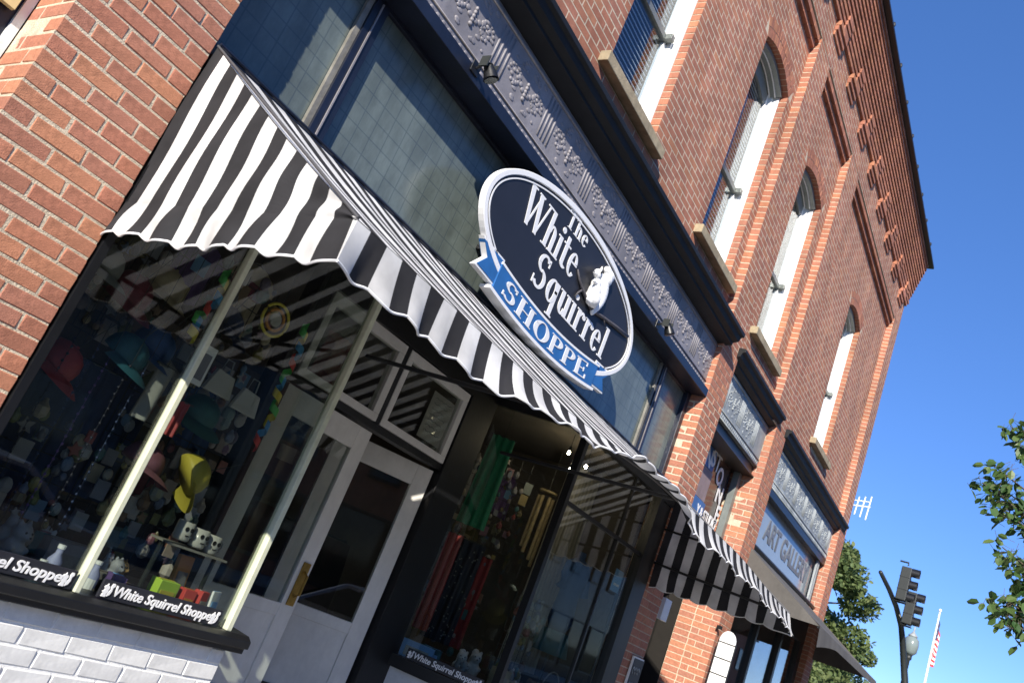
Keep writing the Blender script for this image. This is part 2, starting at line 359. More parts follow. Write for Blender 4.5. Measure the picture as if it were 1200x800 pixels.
# bricks of the wall
wb = MB()
op = [(a, b, zs-.10, sp, ri, .195) for (a, b, zs, sp, ri) in ALLW]
nrow = int(round((ZT-ZB)/CO))
brick_panel(wb, 1.0, 7.60, ZB, ZT, YW, .10, op[:3]); brick_panel(wb, 8.10, 9.80, ZB, ZT, YW, .10, op[3:4]); brick_panel(wb, 10.36, 14.60, ZB, ZT, YW, .10, op[4:5])
for (a, b, zs, sp, ri) in ALLW: arch_ring(wb, a, b, sp, ri, YW-.003, .10)
# two corbel steps at the head of each recessed bay
for (a, b) in ((1.0, 7.60), (8.10, 9.80), (10.36, 14.60)):
    for k in range(2):
        z = 8.798+k*.080; x = a+.02; i = 0
        mid = MB()
        while x < b-.02:
            e = min(x+BL*(.5 if i == 0 and k else 1), b-.02)
            wb.box(x+J/2, e-J/2, YW-.045-k*.04, YW+.02, z, z+.072); x = e; i += 1
brick_panel(wb, 1.0, 15.10, ZT+.01, 9.95, YP, .10, shift=1)
bp(wb, 'wall_bricks', 'brick_far', kind='stuff', fix=False)
# corbelled brackets, then stepped courses up to the coping
cb = MB(); x = 1.35
while x < 14.7:
    for q in range(3):
        for e in range(2): cb.box(x+e*.19, x+e*.19+.182, YP-.022*(q+1), YP+.02, 9.265+q*CO, 9.265+q*CO+CO-.007)
    for q in range(3): cb.box(x+.15, x+.38, YP-.050-.014*(q+1), YP+.02, 9.265+(q+3)*CO, 9.265+(q+3)*CO+CO-.007)
    x += .93
xa = 1.0; k = 0
while xa < 15.1:
    for q in range(3): cb.box(xa+(.1 if q % 2 else 0)+.004, min(xa+(.1 if q % 2 else 0)+BL-.004, 15.1), YP-.025-.014*(q+1), YP+.02, 9.265+(q+3)*CO+.004, 9.265+(q+3)*CO+CO-.006)
    xa += BL
bp(cb, 'corbel_bricks', 'brick_far', kind='stuff')
cc = MB(); ccm = MB()
ccm.box(1.0, 15.12, YP-.03, YP+.16, 9.70, 10.40)
for s in range(10):
    y = YP-.080-.017*s; z = 9.695+s*CO; xa = 1.0
    while xa < 15.12:
        e = min(xa+BL*.5, 15.14); cc.box(xa+.004, e-.004, y, YP, z+.008, z+CO-.012); xa = e
    ccm.box(1.0, 15.11, y+.03, YP+.1, z-.001, z+CO-.002)
bp(cc, 'parapet_bricks', 'brick_far', kind='stuff'); bp(ccm, 'parapet_core', 'mortar')
cp = MB().box(.9, 15.26, YP-.31, YP+.4, 10.405, 10.44)
xx = 1.2
while xx < 15.2: cp.ball((xx, YP-.30, 10.46), .028, .028, .04, 6, 4); xx += .78
bp(cp, 'coping', 'dark_frame')
# upper piers and the bodies behind
up_b = MB()
for (a, b) in ((7.60, 8.10), (9.80, 10.36), (14.60, 15.10)):
    bp(MB().box(a+.002, b-.002, YP+PR, YW+.05, ZB, ZT+.02), 'upper_pier', 'mortar')
    brick_panel(up_b, a, b, ZB, ZT, YP, .10, shift=1)
bp(up_b, 'upper_pier_bricks', 'brick_far', kind='stuff', fix=False)
rw = MB(); 
for s in range(int(10.3/CO)):                              # right-hand return wall of the corner
    pass
bp(MB().box(15.0, 15.095, 3.31, 14, 0, 10.38), 'side_wall', 'brick_far'); bp(MB().box(1.0, 15.0, 13.9, 14, 0, 10.3), 'back_wall', 'brick_far'); bp(MB().box(1.0, 15.0, 3.45, 14, 10.1, 10.2), 'roof', 'dark_frame')
bp(MB().box(.98, 1.08, 3.6, 14, 0, 10.3), 'side_wall', 'brick_far')
bp(MB().box(1.1, 14.99, 5.2, 5.3, 4.9, 10.1), 'room_wall', 'interior'); bp(MB().box(1.1, 14.99, 3.46, 14, 4.55, 4.65), 'room_floor', 'interior_floor')

# chamfered, slightly irregular bricks as single pieces
bcache = {}
def brick_obj(parent, cx, cy, cz, lx, ly, lz, m='brick'):
    key = (round(lx, 3), round(ly, 3), round(lz, 3), rng.randrange(4), m)
    if key not in bcache:
        c = .0035; j = .0022; hx, hy, hz = lx/2, ly/2, lz/2; mb = MB(); vs = {}
        for sx in (-1, 1):
            for sy in (-1, 1):
                for sz in (-1, 1):
                    d = [rng.uniform(-j, j) for _ in range(3)]
                    for ax in range(3):
                        p = [sx*(hx-c), sy*(hy-c), sz*(hz-c)]; p[ax] += (sx, sy, sz)[ax]*c
                        vs[(sx, sy, sz, ax)] = len(mb.v); mb.v.append(tuple(p[i]+d[i] for i in range(3)))
        for ax in range(3):
            o1, o2 = [i for i in range(3) if i != ax]
            for s in (-1, 1):
                def idx(a, b, s=s, ax=ax, o1=o1, o2=o2):
                    k = [0, 0, 0]; k[ax] = s; k[o1] = a; k[o2] = b; return vs[(*k, ax)]
                mb.f.append((idx(-1, -1), idx(1, -1), idx(1, 1), idx(-1, 1)))
        for ax in range(3):                                # edge chamfers
            o1, o2 = [i for i in range(3) if i != ax]
            for a in (-1, 1):
                for b in (-1, 1):
                    def k(s, face):
                        q = [0, 0, 0]; q[ax] = s; q[o1] = a; q[o2] = b; return vs[(*q, face)]
                    mb.f.append((k(-1, o1), k(1, o1), k(1, o2), k(-1, o2)))
        for sx in (-1, 1):
            for sy in (-1, 1):
                for sz in (-1, 1): mb.f.append(tuple(vs[(sx, sy, sz, i)] for i in range(3)))
        bcache[key] = mb.mesh('brick', m)
    o = bpy.data.objects.new('brick', bcache[key]); C.objects.link(o); o.parent = parent
    o.location = (cx+rng.uniform(-.0015, .0015), cy+rng.uniform(-.0006, .0006), cz+rng.uniform(-.001, .001))
    o.rotation_euler = (rng.uniform(-.004, .004), rng.uniform(-.006, .006), rng.uniform(-.003, .003))
    return o
# first pier, close to the camera
P1X0, P1X1 = 1.03, 1.555
pier = bp(MB().box(P1X0+.003, P1X1-.003, 3.2+.0028, 3.5, 0, 5.0), 'pier', 'mortar')
pier.matrix_parent_inverse = BI
rows = int(5.0/CO)
for r in range(rows):
    z = (r+.5)*CO+.012; zt = CO-.0090
    if z < 1.5 or z > 4.05:
        continue
    odd = r % 2
    xs = [P1X0, P1X0+.213, P1X0+.426, P1X1] if odd else [P1X0, P1X0+.103, P1X0+.314, P1X1]
    for i in range(3):
        a, b = xs[i]+(.0045 if i else 0), xs[i+1]-(.0045 if i < 2 else 0)
        dep = .20 if not odd and i == 0 else .095
        brick_obj(pier, (a+b)/2, 3.2+dep/2, z, b-a, dep, zt)
    if odd: brick_obj(pier, P1X0+.05, 3.2+.105+.0975, z, .095, .195, zt)
    else: brick_obj(pier, P1X0+.05, 3.2+.21+.045, z, .095, .09, zt)
lo = MB()
for z0, z1 in ((0, 1.49), (4.06, 5.0)): brick_panel(lo, P1X0, P1X1, z0+.012, z1, 3.2, .1)
bp(lo, 'brick_courses', 'brick', pier, kind='stuff', fix=False)
# second and third piers
def pier2(x0, x1, zlo, zhi, zind, yback):
    p = bp(MB().box(x0+.003, x1-.003, 3.2+.0028, yback, 0, ZB), 'pier', 'mortar'); p.matrix_parent_inverse = BI
    st = MB()
    for r in range(int(ZB/CO)):
        z = (r+.5)*CO+.012; odd = r % 2; zt = CO-.0105
        xs = [x0, x0+.213, x0+.426, x1] if odd else [x0, x0+.103, x0+.314, x1]
        if x1-xs[2] < .05: xs = xs[:2]+[x1]
        for i in range(len(xs)-1):
            a, b = xs[i]+(J/2 if i else 0), xs[i+1]-(J/2 if i < len(xs)-2 else 0)
            dep = .20 if (not odd and i == 0) else .095
            if zind[0] < z < zind[1]: brick_obj(p, (a+b)/2, 3.2+dep/2, z, b-a, dep, zt)
            else: st.box(a, b, 3.2, 3.2+dep, z-zt/2, z+zt/2)
        y = 3.2+(.21 if not odd else .105); k = 0
        while y < yback-.02:
            e = min(y+(.2 if (k or odd) else .09), yback)
            if zind[0] < z < zind[1]: brick_obj(p, x0+.05, (y+e)/2, z, .095, e-y-.004, zt)
            else: st.box(x0, x0+.095, y, e-.004, z-zt/2, z+zt/2)
            y = e+J*.6; k += 1
    bp(st, 'brick_courses', 'brick', p, kind='stuff'); return p
pier2(7.60, 8.10, 0, 5, (3.2, 4.4), 3.42)
pier2(9.98, 10.45, 0, 5, (3.6, 4.0), 3.70)
pier2(14.62, 15.10, 0, 5, (99, 99), 3.42)
# left neighbour bay: dark shopfront with white trim and a cream panel
bp(MB().box(-1.5, 1.02, 3.52, 3.56, 0, 5), 'neighbour_shopfront', 'navy'); bp(MB().box(.995, 1.028, 3.50, 3.519, 0, 5), 'white_trim', 'white_paint')
bp(MB().box(.50, .972, 3.47, 3.50, 2.995, 3.6), 'cream_panel', 'cream')
bp(MB().box(-1.5, 1.0, 3.55, 14, 5, 10.3), 'neighbour_upper_wall', 'brick_far')

# --- cornices
def cornice(x0, x1, yf, yb, zt, h):
    n = [(yb, zt-h), (yb-.04, zt-h), (yf+.10, zt-h+.03), (yf+.10, zt-h+.055), (yf+.045, zt-h+.075), (yf+.03, zt-.05), (yf, zt-.04), (yf, zt), (yb, zt+.015)]
    mb = MB().prism([(x0, a, b) for a, b in n], (x1-x0, 0, 0)); return bp(mb, 'cornice', 'cornice', bevel=.004)
cornice(1.57, 7.66, 3.03, 3.30, 5.105, .17); cornice(8.04, 9.99, 3.12, 3.32, 5.11, .17); cornice(10.40, 14.88, 3.13, 3.32, 5.10, .18)
# --- pressed metal friezes with ornament
def frieze(x0, x1, y, z0, z1, m, parent_name, unit, big):
    fo = bp(MB().box(x0, x1, y, y+.08, z0, z1), parent_name, m)
    bd = MB(); x = x0+.03
    while x < x1-.02: bd.ball((x, y, z0+.045), .021, .006, .022, 8, 5); x += .060
    bd.box(x0, x1, y-.010, y+.01, z0+.082, z0+.090); bd.box(x0, x1, y-.008, y+.01, z0, z0+.014); bd.box(x0, x1, y-.012, y+.01, z1-.05, z1-.03)
    bp(bd, 'bead_moulding', m, fo, kind='stuff', smooth=True)
    tri = MB()
    hgt = z1-z0
    for i in range(4): tri.tube([(.042*(i-1.5), .004, z0+.14), (.042*(i-1.5), .004, z1-.07)], .011, 6)
    tm = tri.mesh('rib_group', m, True)
    orn = MB(); r2 = random.Random(3); zc = (z0+.10+z1)/2
    for sg in (-1, 1):                               # leafy scroll: curls and lobes
        for i in range(14):
            a = i/13*math.pi*1.5; rr = .085*(1-i/20)
            orn.ball((sg*(.14+rr*math.cos(a)), 0, zc-.04+rr*math.sin(a)*1.1), .016, .005, .014, 7, 5)
        for i in range(7):
            a = i*.9; orn.ball((sg*(.145+.035*math.cos(a)), 0, zc-.045+.045*math.sin(a)), .020, .006, .014, 7, 5)
        for i in range(5): orn.ball((sg*(.05+.02*i), 0, zc+.13-.012*i*i*.4), .018, .005, .011, 7, 5)
    for i in range(9): orn.ball((-.13+.0325*i, 0, zc+.03-.09*(1-((i-4)/4)**2)), .026, .007, .020, 7, 5)   # swag
    for i in range(5): orn.ball((0, 0, zc-.10-.0*i+.028*i), .02-.002*i, .014, .016, 7, 5)
    for k in range(20):                              # small leaf lobes filling the field
        xx = r2.uniform(-.23, .23); zz = r2.uniform(z0+.13, z1-.07); orn.ball((xx, 0, zz), r2.uniform(.014, .030), .0035, r2.uniform(.010, .018), 7, 5)
    om = orn.mesh('scroll', m, True)
    x = x0+unit*.35
    while x < x1-.1:
        for me, nm, dx in ((tm, 'rib_group', 0), (om, 'scroll', unit/2)):
            if x+dx > x1-.2: continue
            o = bpy.data.objects.new(nm, me); C.objects.link(o); o.parent = fo; o.location = (x+dx, y-.0005, 0); o['kind'] = 'stuff'
        x += unit
    return fo
frieze(1.57, 7.62, 3.262, 4.42, 4.94, 'frieze', 'frieze', .66, 1)
frieze(8.11, 9.97, 3.30, 4.40, 4.95, 'frieze_pale', 'frieze', .62, 0); frieze(10.46, 14.61, 3.30, 4.40, 4.94, 'frieze_pale', 'frieze', .62, 0)
# --- beam under the frieze, clerestory lights
bp(MB().box(1.56, 7.60, 3.20, 3.47, 4.335, 4.418), 'fascia_beam', 'navy', bevel=.004)
bp(MB().box(1.56, 7.60, 3.222, 3.24, 4.4185, 4.428), 'beam_bead', 'black')
ct = bp(MB().box(1.56, 7.60, 3.36, 3.44, 3.30, 3.43).box(1.56, 1.62, 3.36, 3.44, 3.43, 4.335).box(7.52, 7.60, 3.36, 3.44, 3.43, 4.335).box(1.56, 7.60, 3.38, 3.44, 4.31, 4.336), 'clerestory_frame', 'navy', bevel=.004)
edges = [1.62, 2.33, 6.90, 7.52]
cxs = [1.62, 2.30, 4.60, 6.885, 7.52]
for i in range(4):
    a, b = cxs[i]+(.05 if i else 0), cxs[i+1]-(.05 if i < 3 else 0)
    bp(MB().box(a, b, 3.41, 3.425, 3.43, 4.31), 'pane', 'clere', ct)
for i, x in enumerate((2.30, 4.60, 6.885)):
    bp(MB().box(x-.05, x+.05, 3.37, 3.44, 3.43, 4.31), 'mullion', 'navy', ct)
    bp(MB().box(x-.085, x-.051, 3.385, 3.408, 3.43, 4.31), 'curtain_edge', 'wood', ct)
    bp(MB().box(x-.008, x+.001, 3.362, 3.372, 3.44, 4.30), 'cable', 'frieze', ct)
bp(MB().box(7.605, 7.62, 3.40, 3.44, 3.3, 4.4), 'flashing', 'black')
bp(MB().box(1.56, 7.60, 3.44, 3.50, 4.43, 5.0), 'lintel', 'black')

# --- upper sash windows
for wi, (a, b, zs, sp, ri) in enumerate(WINS):
    hw = (b-a)/2; Rr = (hw*hw+ri*ri)/(2*ri); cx = (a+b)/2; cz = sp+ri-Rr
    arc = lambda off, n=10: [(cx+(Rr-off)*math.sin(t), cz+(Rr-off)*math.cos(t)) for t in [(-1+2*i/n)*math.asin((hw-off*.6)/Rr) for i in range(n+1)]]
    y0 = 3.405
    fr = MB(); fw_ = .055
    fr.box(a, a+.02, y0, y0+.16, zs, sp); fr.box(b-.022, b, y0-.02, y0+.16, zs, sp); fr.box(a+.02, b-.022, y0+.02, y0+.16, zs, zs+.03)
    fr.box(b-.045, b-.022, y0+.05, y0+.16, zs+.03, sp); fr.box(b-.085, b-.045, y0+.095, y0+.14, zs+.03, sp); fr.box(a+.02, a+.06, y0+.095, y0+.14, zs+.03, sp)
    win = bp(fr, 'sash_window', 'white_paint', bevel=.004)
    hd = MB(); o1 = arc(.004); o2 = arc(.05)
    for i in range(10): hd.prism([(o1[i][0], y0-.04, o1[i][1]), (o1[i+1][0], y0-.04, o1[i+1][1]), (o2[i+1][0], y0-.04, o2[i+1][1]), (o2[i][0], y0-.04, o2[i][1])], (0, .24, 0))
    bp(hd, 'arched_head', 'grey_metal', win)
    o3 = arc(.13); hp = MB()
    for i in range(10): hp.prism([(o2[i][0], y0+.10, o2[i][1]), (o2[i+1][0], y0+.10, o2[i+1][1]), (o3[i+1][0], y0+.10, o3[i+1][1]-.10), (o3[i][0], y0+.10, o3[i][1]-.10)], (0, .04, 0))
    bp(hp, 'head_panel', 'grey_metal', win)
    for oy_ in (.02, .085): bp(MB().tube([(p[0], y0+oy_, p[1]-.006) for p in arc(.05)], .008, 6), 'head_bead', 'white_paint', win)
    zm = 6.62
    bp(MB().box(a+.03, b-.05, y0+.085, y0+.15, zm-.028, zm+.028).box(b-.12, b-.06, y0+.02, y0+.0845, zm-.026, zm+.030), 'meeting_rail', 'grey_metal', win, bevel=.003)
    bp(MB().box(a+.055, b-.08, y0+.110, y0+.116, zs+.03, zm-.03), 'pane', 'glass_up', win)
    bp(MB().box(a+.055, b-.08, y0+.122, y0+.128, zm+.03, sp+.02), 'pane', 'glass_up', win)
    if wi < 2 or wi == 3:
        bl = MB(); z = zs+.08
        while z < sp: bl.box(a+.07, b-.09, y0+.150, y0+.157, z, z+.008); z += .050
        bp(bl, 'blind_slats', 'white_paint', win, kind='stuff')
    sl = MB().box(a-.13, b+.10, 3.215, y0+.03, zs-.095, zs-.005)
    bp(sl, 'sill', 'sill_stone', win, bevel=.006)
bp(MB().box(WIN0[0], WIN0[1], 3.42, 3.5, 5.5, 8.08), 'blocked_window', 'white_paint')

# --- White-brick bulkheads under the shop windows
def bulk(x0, x1, z1, y, zind):
    p = bp(MB().box(x0, x1-.006, y+.006, y+.14, .25, z1), 'bulkhead', 'white_mortar'); p.matrix_parent_inverse = BI
    st = MB(); c = .077; n = int((z1-.26)/c)
    for r in range(n+1):
        zt = z1-.004-r*c; x = x0-(.10 if r % 2 else 0)
        while x < x1-.02:
            a, e = max(x, x0)+.005, min(x+.206, x1)-.005
            if e-a > .03:
                if zt > zind: brick_obj(p, (a+e)/2, y+.045, zt-c/2+.005, e-a, .09, c-.010, 'white_brick')
                else: st.box(a, e, y, y+.09, zt-c+.01, zt)
            x += .206
    bp(st, 'brick_courses', 'white_brick', p, kind='stuff')
bulk(1.565, 3.10, 1.03, 3.225, .62)
bulk(5.60, 7.58, 1.03, 3.225, 9)
def slab(mb, p0, p1, z0, z1, t, inward):
    """wall piece between plan points p0,p1, thickness t toward 'inward' side"""
    d = Vector((p1[0]-p0[0], p1[1]-p0[1], 0)).normalized(); n = Vector((-d.y, d.x, 0))*inward
    P = [Vector((*p0, z0)), Vector((*p1, z0)), Vector((*p1, z0))+n*t, Vector((*p0, z0))+n*t]
    return mb.prism(P, (0, 0, z1-z0))
bp(slab(MB(), (3.10, 3.235), (3.30, 3.99), .25, 1.03, .1, 1), 'bulkhead', 'white_brick'); bp(slab(MB(), (5.59, 3.235), (5.38, 3.99), .25, 1.03, .1, -1), 'bulkhead', 'white_brick')
# --- display windows (frame > sill, mullion, pane)
dw = bp(MB().box(1.565, 3.02, 3.17, 3.26, 3.16, 3.30).box(1.565, 1.60, 3.19, 3.25, 1.12, 3.16), 'display_window', 'black')
bp(MB().prism([(1.565, 3.14, 1.10), (1.565, 3.14, 1.065), (1.565, 3.165, 1.06), (1.565, 3.165, 1.035), (1.565, 3.30, 1.032), (1.565, 3.30, 1.125), (1.565, 3.17, 1.12)], (1.58, 0, 0)), 'sill', 'black', dw, bevel=.004)
bp(MB().box(2.163, 2.190, 3.172, 3.215, 1.121, 3.17), 'mullion', 'mull', dw, bevel=.004)
bp(MB().box(2.992, 3.024, 3.172, 3.225, 1.121, 3.17), 'mullion', 'mull', dw, bevel=.004)
bp(MB().box(1.60, 2.155, 3.20, 3.206, 1.12, 3.17), 'pane', 'glass', dw); bp(MB().box(2.195, 2.985, 3.20, 3.206, 1.12, 3.17), 'pane', 'glass', dw)
pn = MB(); slab(pn, (3.02, 3.235), (3.27, 3.98), 1.12, 3.17, .006, 1); bp(pn, 'pane', 'glass', dw)
sl2 = MB(); slab(sl2, (3.06, 3.2), (3.34, 3.98), 1.032, 1.118, .12, 1); bp(sl2, 'sill', 'black', dw)
dr = bp(MB().box(5.56, 7.60, 3.17, 3.26, 3.16, 3.30).box(7.24, 7.32, 3.16, 3.25, 1.03, 3.16).box(5.585, 5.635, 3.17, 3.23, 1.03, 3.16), 'display_window', 'black')
bp(MB().box(7.32, 7.598, 3.19, 3.24, 1.03, 3.16), 'side_panel', 'pane_frame_dark' if 'pane_frame_dark' in M else 'dark_frame', dr)
bp(MB().box(5.56, 7.60, 3.14, 3.30, 1.032, 1.12), 'sill', 'black', dr, bevel=.005)
bp(MB().box(5.635, 7.24, 3.185, 3.215, 2.59, 2.62), 'glazing_bar', 'black', dr); bp(MB().box(6.68, 6.70, 3.185, 3.215, 1.12, 2.59).box(6.68, 6.70, 3.186, 3.214, 2.62, 3.16), 'glazing_bar', 'black', dr)
bp(MB().box(5.635, 6.68, 3.20, 3.206, 1.12, 2.59), 'pane', 'glass', dr); bp(MB().box(6.70, 7.24, 3.20, 3.206, 1.12, 2.59), 'pane', 'glass', dr); bp(MB().box(5.635, 6.68, 3.20, 3.206, 2.62, 3.16), 'pane', 'glass', dr); bp(MB().box(6.70, 7.24, 3.20, 3.206, 2.62, 3.16), 'pane', 'glass', dr)
pn = MB(); slab(pn, (5.60, 3.23), (5.40, 3.97), 1.12, 3.17, .006, -1); bp(pn, 'pane', 'glass', dr)
sl2 = MB(); slab(sl2, (5.56, 3.2), (5.34, 3.98), 1.032, 1.118, .12, -1); bp(sl2, 'sill', 'black', dr)
bp(slab(MB(), (5.585, 3.25), (5.39, 3.97), 3.165, 3.30, .05, -1), 'window_head', 'black', dr); bp(slab(MB(), (3.03, 3.25), (3.28, 3.97), 3.165, 3.30, .05, 1), 'window_head', 'black', dw)
# --- entrance: jambs, transom lights, two leaves
YD = 4.0
en = bp(MB().box(3.24, 3.36, YD-.03, YD+.10, .28, 3.30).box(5.07, 5.42, YD-.03, YD+.10, .28, 3.30).box(3.36, 5.07, YD-.03, YD+.10, 3.10, 3.30).box(3.36, 5.07, YD-.01, YD+.10, 2.46, 2.51), 'entrance_frame', 'black', bevel=.004)
for (a, b) in ((3.38, 4.185), (4.235, 5.05)):
    tf = MB().box(a, b, YD-.025, YD+.04, 2.512, 2.565).box(a, b, YD-.025, YD+.04, 3.02, 3.09).box(a, a+.055, YD-.0245, YD+.04, 2.565, 3.02).box(b-.065, b, YD-.0245, YD+.04, 2.565, 3.02)
    t = bp(tf, 'transom_light', 'door_white', en, bevel=.004)
    bp(MB().box(a+.056, b-.066, YD+.005, YD+.011, 2.566, 3.019), 'transom_pane', 'glass', en)
bp(MB().box(4.187, 4.233, YD-.02, YD+.05, 2.51, 3.10), 'transom_post', 'black', en)
def door(name, hinge, ang, w_, side, parent=B):
    e = bpy.data.objects.new(name, None); C.objects.link(e); e.parent = B; e.matrix_parent_inverse = BI; e.location = (hinge[0], hinge[1], .30); e.rotation_euler = (0, 0, ang)
    s = side; X = lambda a, b: (min(s*a, s*b), max(s*a, s*b))
    st = .13
    for a, b in ((0, st), (w_-st, w_)): MB().box(*X(a, b), 0, .045, 0, 2.14).build('stile', 'door_white', e, bevel=.004)
    MB().box(*X(st, w_-st), 0.001, .044, 1.98, 2.14).build('rail', 'door_white', e, bevel=.003); MB().box(*X(st, w_-st), .001, .044, .84, .92).build('rail', 'door_white', e, bevel=.003)
    MB().box(*X(st, w_-st), .012, .034, .22, .84).build('panel', 'door_white', e); MB().box(*X(0.004, w_-.004), -.004, -.001, .0, .38).build('kick_plate', 'black', e)
    MB().box(*X(st, w_-st), .018, .024, .92, 1.98).build('pane', 'glass', e)
    return e
d1 = door('door', (3.38, YD+.0, 0), 0, .85, 1)
MB().box(.755, .82, -.012, -.001, .92, 1.20).build('push_plate', 'brass', d1, bevel=.003); MB().tube([(.787, -.012, .98), (.787, -.05, 1.0), (.787, -.05, 1.12), (.787, -.012, 1.14)], .009, 8).build('pull_handle', 'brass', d1)
d2 = door('door', (5.05, YD+.03, 0), R(-30), .80, -1)
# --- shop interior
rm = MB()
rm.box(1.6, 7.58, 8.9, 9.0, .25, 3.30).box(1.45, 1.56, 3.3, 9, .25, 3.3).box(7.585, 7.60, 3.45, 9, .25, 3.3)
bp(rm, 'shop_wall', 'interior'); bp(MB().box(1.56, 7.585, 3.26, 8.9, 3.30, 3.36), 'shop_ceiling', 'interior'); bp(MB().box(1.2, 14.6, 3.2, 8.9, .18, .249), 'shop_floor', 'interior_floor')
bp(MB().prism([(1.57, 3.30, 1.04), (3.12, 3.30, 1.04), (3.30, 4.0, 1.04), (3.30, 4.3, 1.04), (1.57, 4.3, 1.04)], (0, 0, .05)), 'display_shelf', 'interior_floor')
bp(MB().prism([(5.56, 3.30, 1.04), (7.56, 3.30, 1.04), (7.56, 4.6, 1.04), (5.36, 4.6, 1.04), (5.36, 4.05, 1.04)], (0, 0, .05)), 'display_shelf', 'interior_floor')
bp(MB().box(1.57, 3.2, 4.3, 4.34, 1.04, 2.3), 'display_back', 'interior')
# --- narrow bay: recessed doorway, lettered window above
bp(MB().box(8.10, 9.98, 3.34, 3.44, 4.28, 4.40), 'window_head', 'black'); bp(MB().box(8.10, 9.98, 3.42, 3.62, 3.25, 3.40), 'door_head', 'black')
bp(MB().box(8.10, 9.98, 3.30, 3.72, 4.262, 4.279), 'soffit', 'dark_frame')
nw = bp(MB().box(9.88, 9.97, 3.44, 3.52, 3.40, 4.26), 'lettered_window', 'grey_metal'); bp(MB().box(8.12, 8.18, 3.46, 3.52, 3.40, 4.26), 'jamb', 'grey_metal', nw)
bp(MB().box(8.18, 9.88, 3.55, 3.57, 3.40, 4.26), 'backing_board', pal('brown_board', (.060, .042, .040), rough=.14, noise=.3, nscale=4), nw)
bp(MB().box(8.18, 9.26, 3.544, 3.5495, 4.02, 4.258), 'blue_panel', 'sign_blue', nw); bp(MB().box(8.18, 9.36, 3.544, 3.5495, 3.405, 3.655), 'blue_panel', 'sign_blue', nw)
bp(MB().box(8.18, 9.30, 3.546, 3.5495, 3.66, 4.015), 'tan_panel', pal('tan_panel', (.26, .20, .21), noise=.35, nscale=6), nw)
for ch, x, z in (('N', 8.90, 4.12), ('S', 9.06, 4.17), ('T', 9.23, 4.16), ('O', 9.40, 4.05), ('N', 9.56, 3.87), ('E', 9.68, 3.66)):
    text_mesh(ch, .29, 'sign_white', 'lettering', nw, mw=on_facade(x+.13, 3.541, z), bold=.008)
text_mesh('Y & STUDIO', .17, 'sign_white', 'lettering', nw, mw=on_facade(9.50, 3.541, 3.53), sx=.80, bold=.004)
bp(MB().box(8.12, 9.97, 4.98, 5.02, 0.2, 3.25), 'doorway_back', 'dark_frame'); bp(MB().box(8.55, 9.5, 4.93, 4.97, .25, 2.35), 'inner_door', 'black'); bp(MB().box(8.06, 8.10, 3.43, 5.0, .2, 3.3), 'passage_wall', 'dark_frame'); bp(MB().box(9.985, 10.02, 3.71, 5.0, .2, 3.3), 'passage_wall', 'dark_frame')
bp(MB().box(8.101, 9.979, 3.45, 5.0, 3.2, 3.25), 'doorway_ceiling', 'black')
# --- gallery bay
gb = bp(MB().box(10.46, 14.62, 3.30, 3.46, 4.30, 4.398), 'gallery_beam', 'black')
gw = bp(MB().box(10.46, 10.54, 3.38, 3.46, 3.66, 4.30).box(14.50, 14.62, 3.36, 3.46, 3.40, 4.30).box(10.46, 14.50, 3.37, 3.46, 3.60, 3.66), 'gallery_sign_window', 'dark_frame')
bp(MB().box(10.54, 14.50, 3.41, 3.42, 3.66, 4.30), 'pane', pal('blue_grey_glass', (.30, .34, .36), rough=.12, noise=.12, nscale=2), gw)
pal('gallery_letter', (.16, .17, .20))
text_mesh('ART GALLERY', .40, 'gallery_letter', 'lettering', gw, mw=on_facade(12.75, 3.405, 3.97), sx=1.10, bold=.01)
bp(MB().box(10.46, 14.6, 3.40, 3.46, 3.35, 3.60), 'apron_board', 'frieze_pale', gw); 
for px_ in (14.30, 14.40): bp(MB().box(px_-.03, px_+.03, 3.33, 3.36, 3.3, 4.30), 'downpipe', 'frieze_pale', gw)
gd = bp(MB().box(10.46, 10.56, 3.30, 3.40, .2, 3.0).box(11.9, 11.98, 3.30, 3.40, .2, 3.0).box(13.2, 13.3, 3.30, 3.40, .2, 3.0).box(10.46, 14.62, 3.30, 3.40, 3.0, 3.35).box(14.4, 14.62, 3.3, 3.4, .2, 3.0).box(10.46, 14.62, 3.28, 3.42, .2, .7), 'gallery_shopfront', 'dark_frame')
for a, b in ((10.56, 11.9), (11.98, 13.2), (13.3, 14.4)): bp(MB().box(a, b, 3.35, 3.356, .7, 3.0), 'pane', 'glass_up', gd)
bp(MB().box(10.5, 14.9, 7.5, 7.6, .2, 3.4), 'gallery_back_wall', 'interior')

# ------------------------------------------------------------------ striped awning
A = thing('striped_awning', 'black and white striped shop awning with scalloped fluttering valance', 'awning', loc=(4.6, 3.2, 3.3))
AI = Matrix.Translation((-4.6, -3.2, -3.3))
def ap(mb, name, m, **k):
    o = mb.build(name, m, parent=A, **k); o.matrix_parent_inverse = AI; return o
AX0, AX1, AYW, AYB, AZW, AZB, PER = 1.565, 7.66, 3.20, 1.90, 3.335, 2.560, .172
def sm(a, b, t): t = max(0, min(1, (t-a)/(b-a))); return t*t*(3-2*t)
def bow(x): return .075*(sm(2.9, 4.4, x)-sm(5.7, 7.6, x))
sag = lambda s: -.02*math.sin(math.pi*s)
ap(MB().grid(lambda i, j: (AX0+(AX1-AX0)*i, AYW+(AYB-AYW)*j, AZW+(AZB+bow(AX0+(AX1-AX0)*i)-AZW)*j+sag(j)+(.006*math.sin(i*70)+.005*math.sin(i*23+2))*math.sin(math.pi*j)), 180, 10, lambda i, j: (AX1-AX0)*i/PER+.1), 'slope', 'stripe', smooth=True, fix=False)
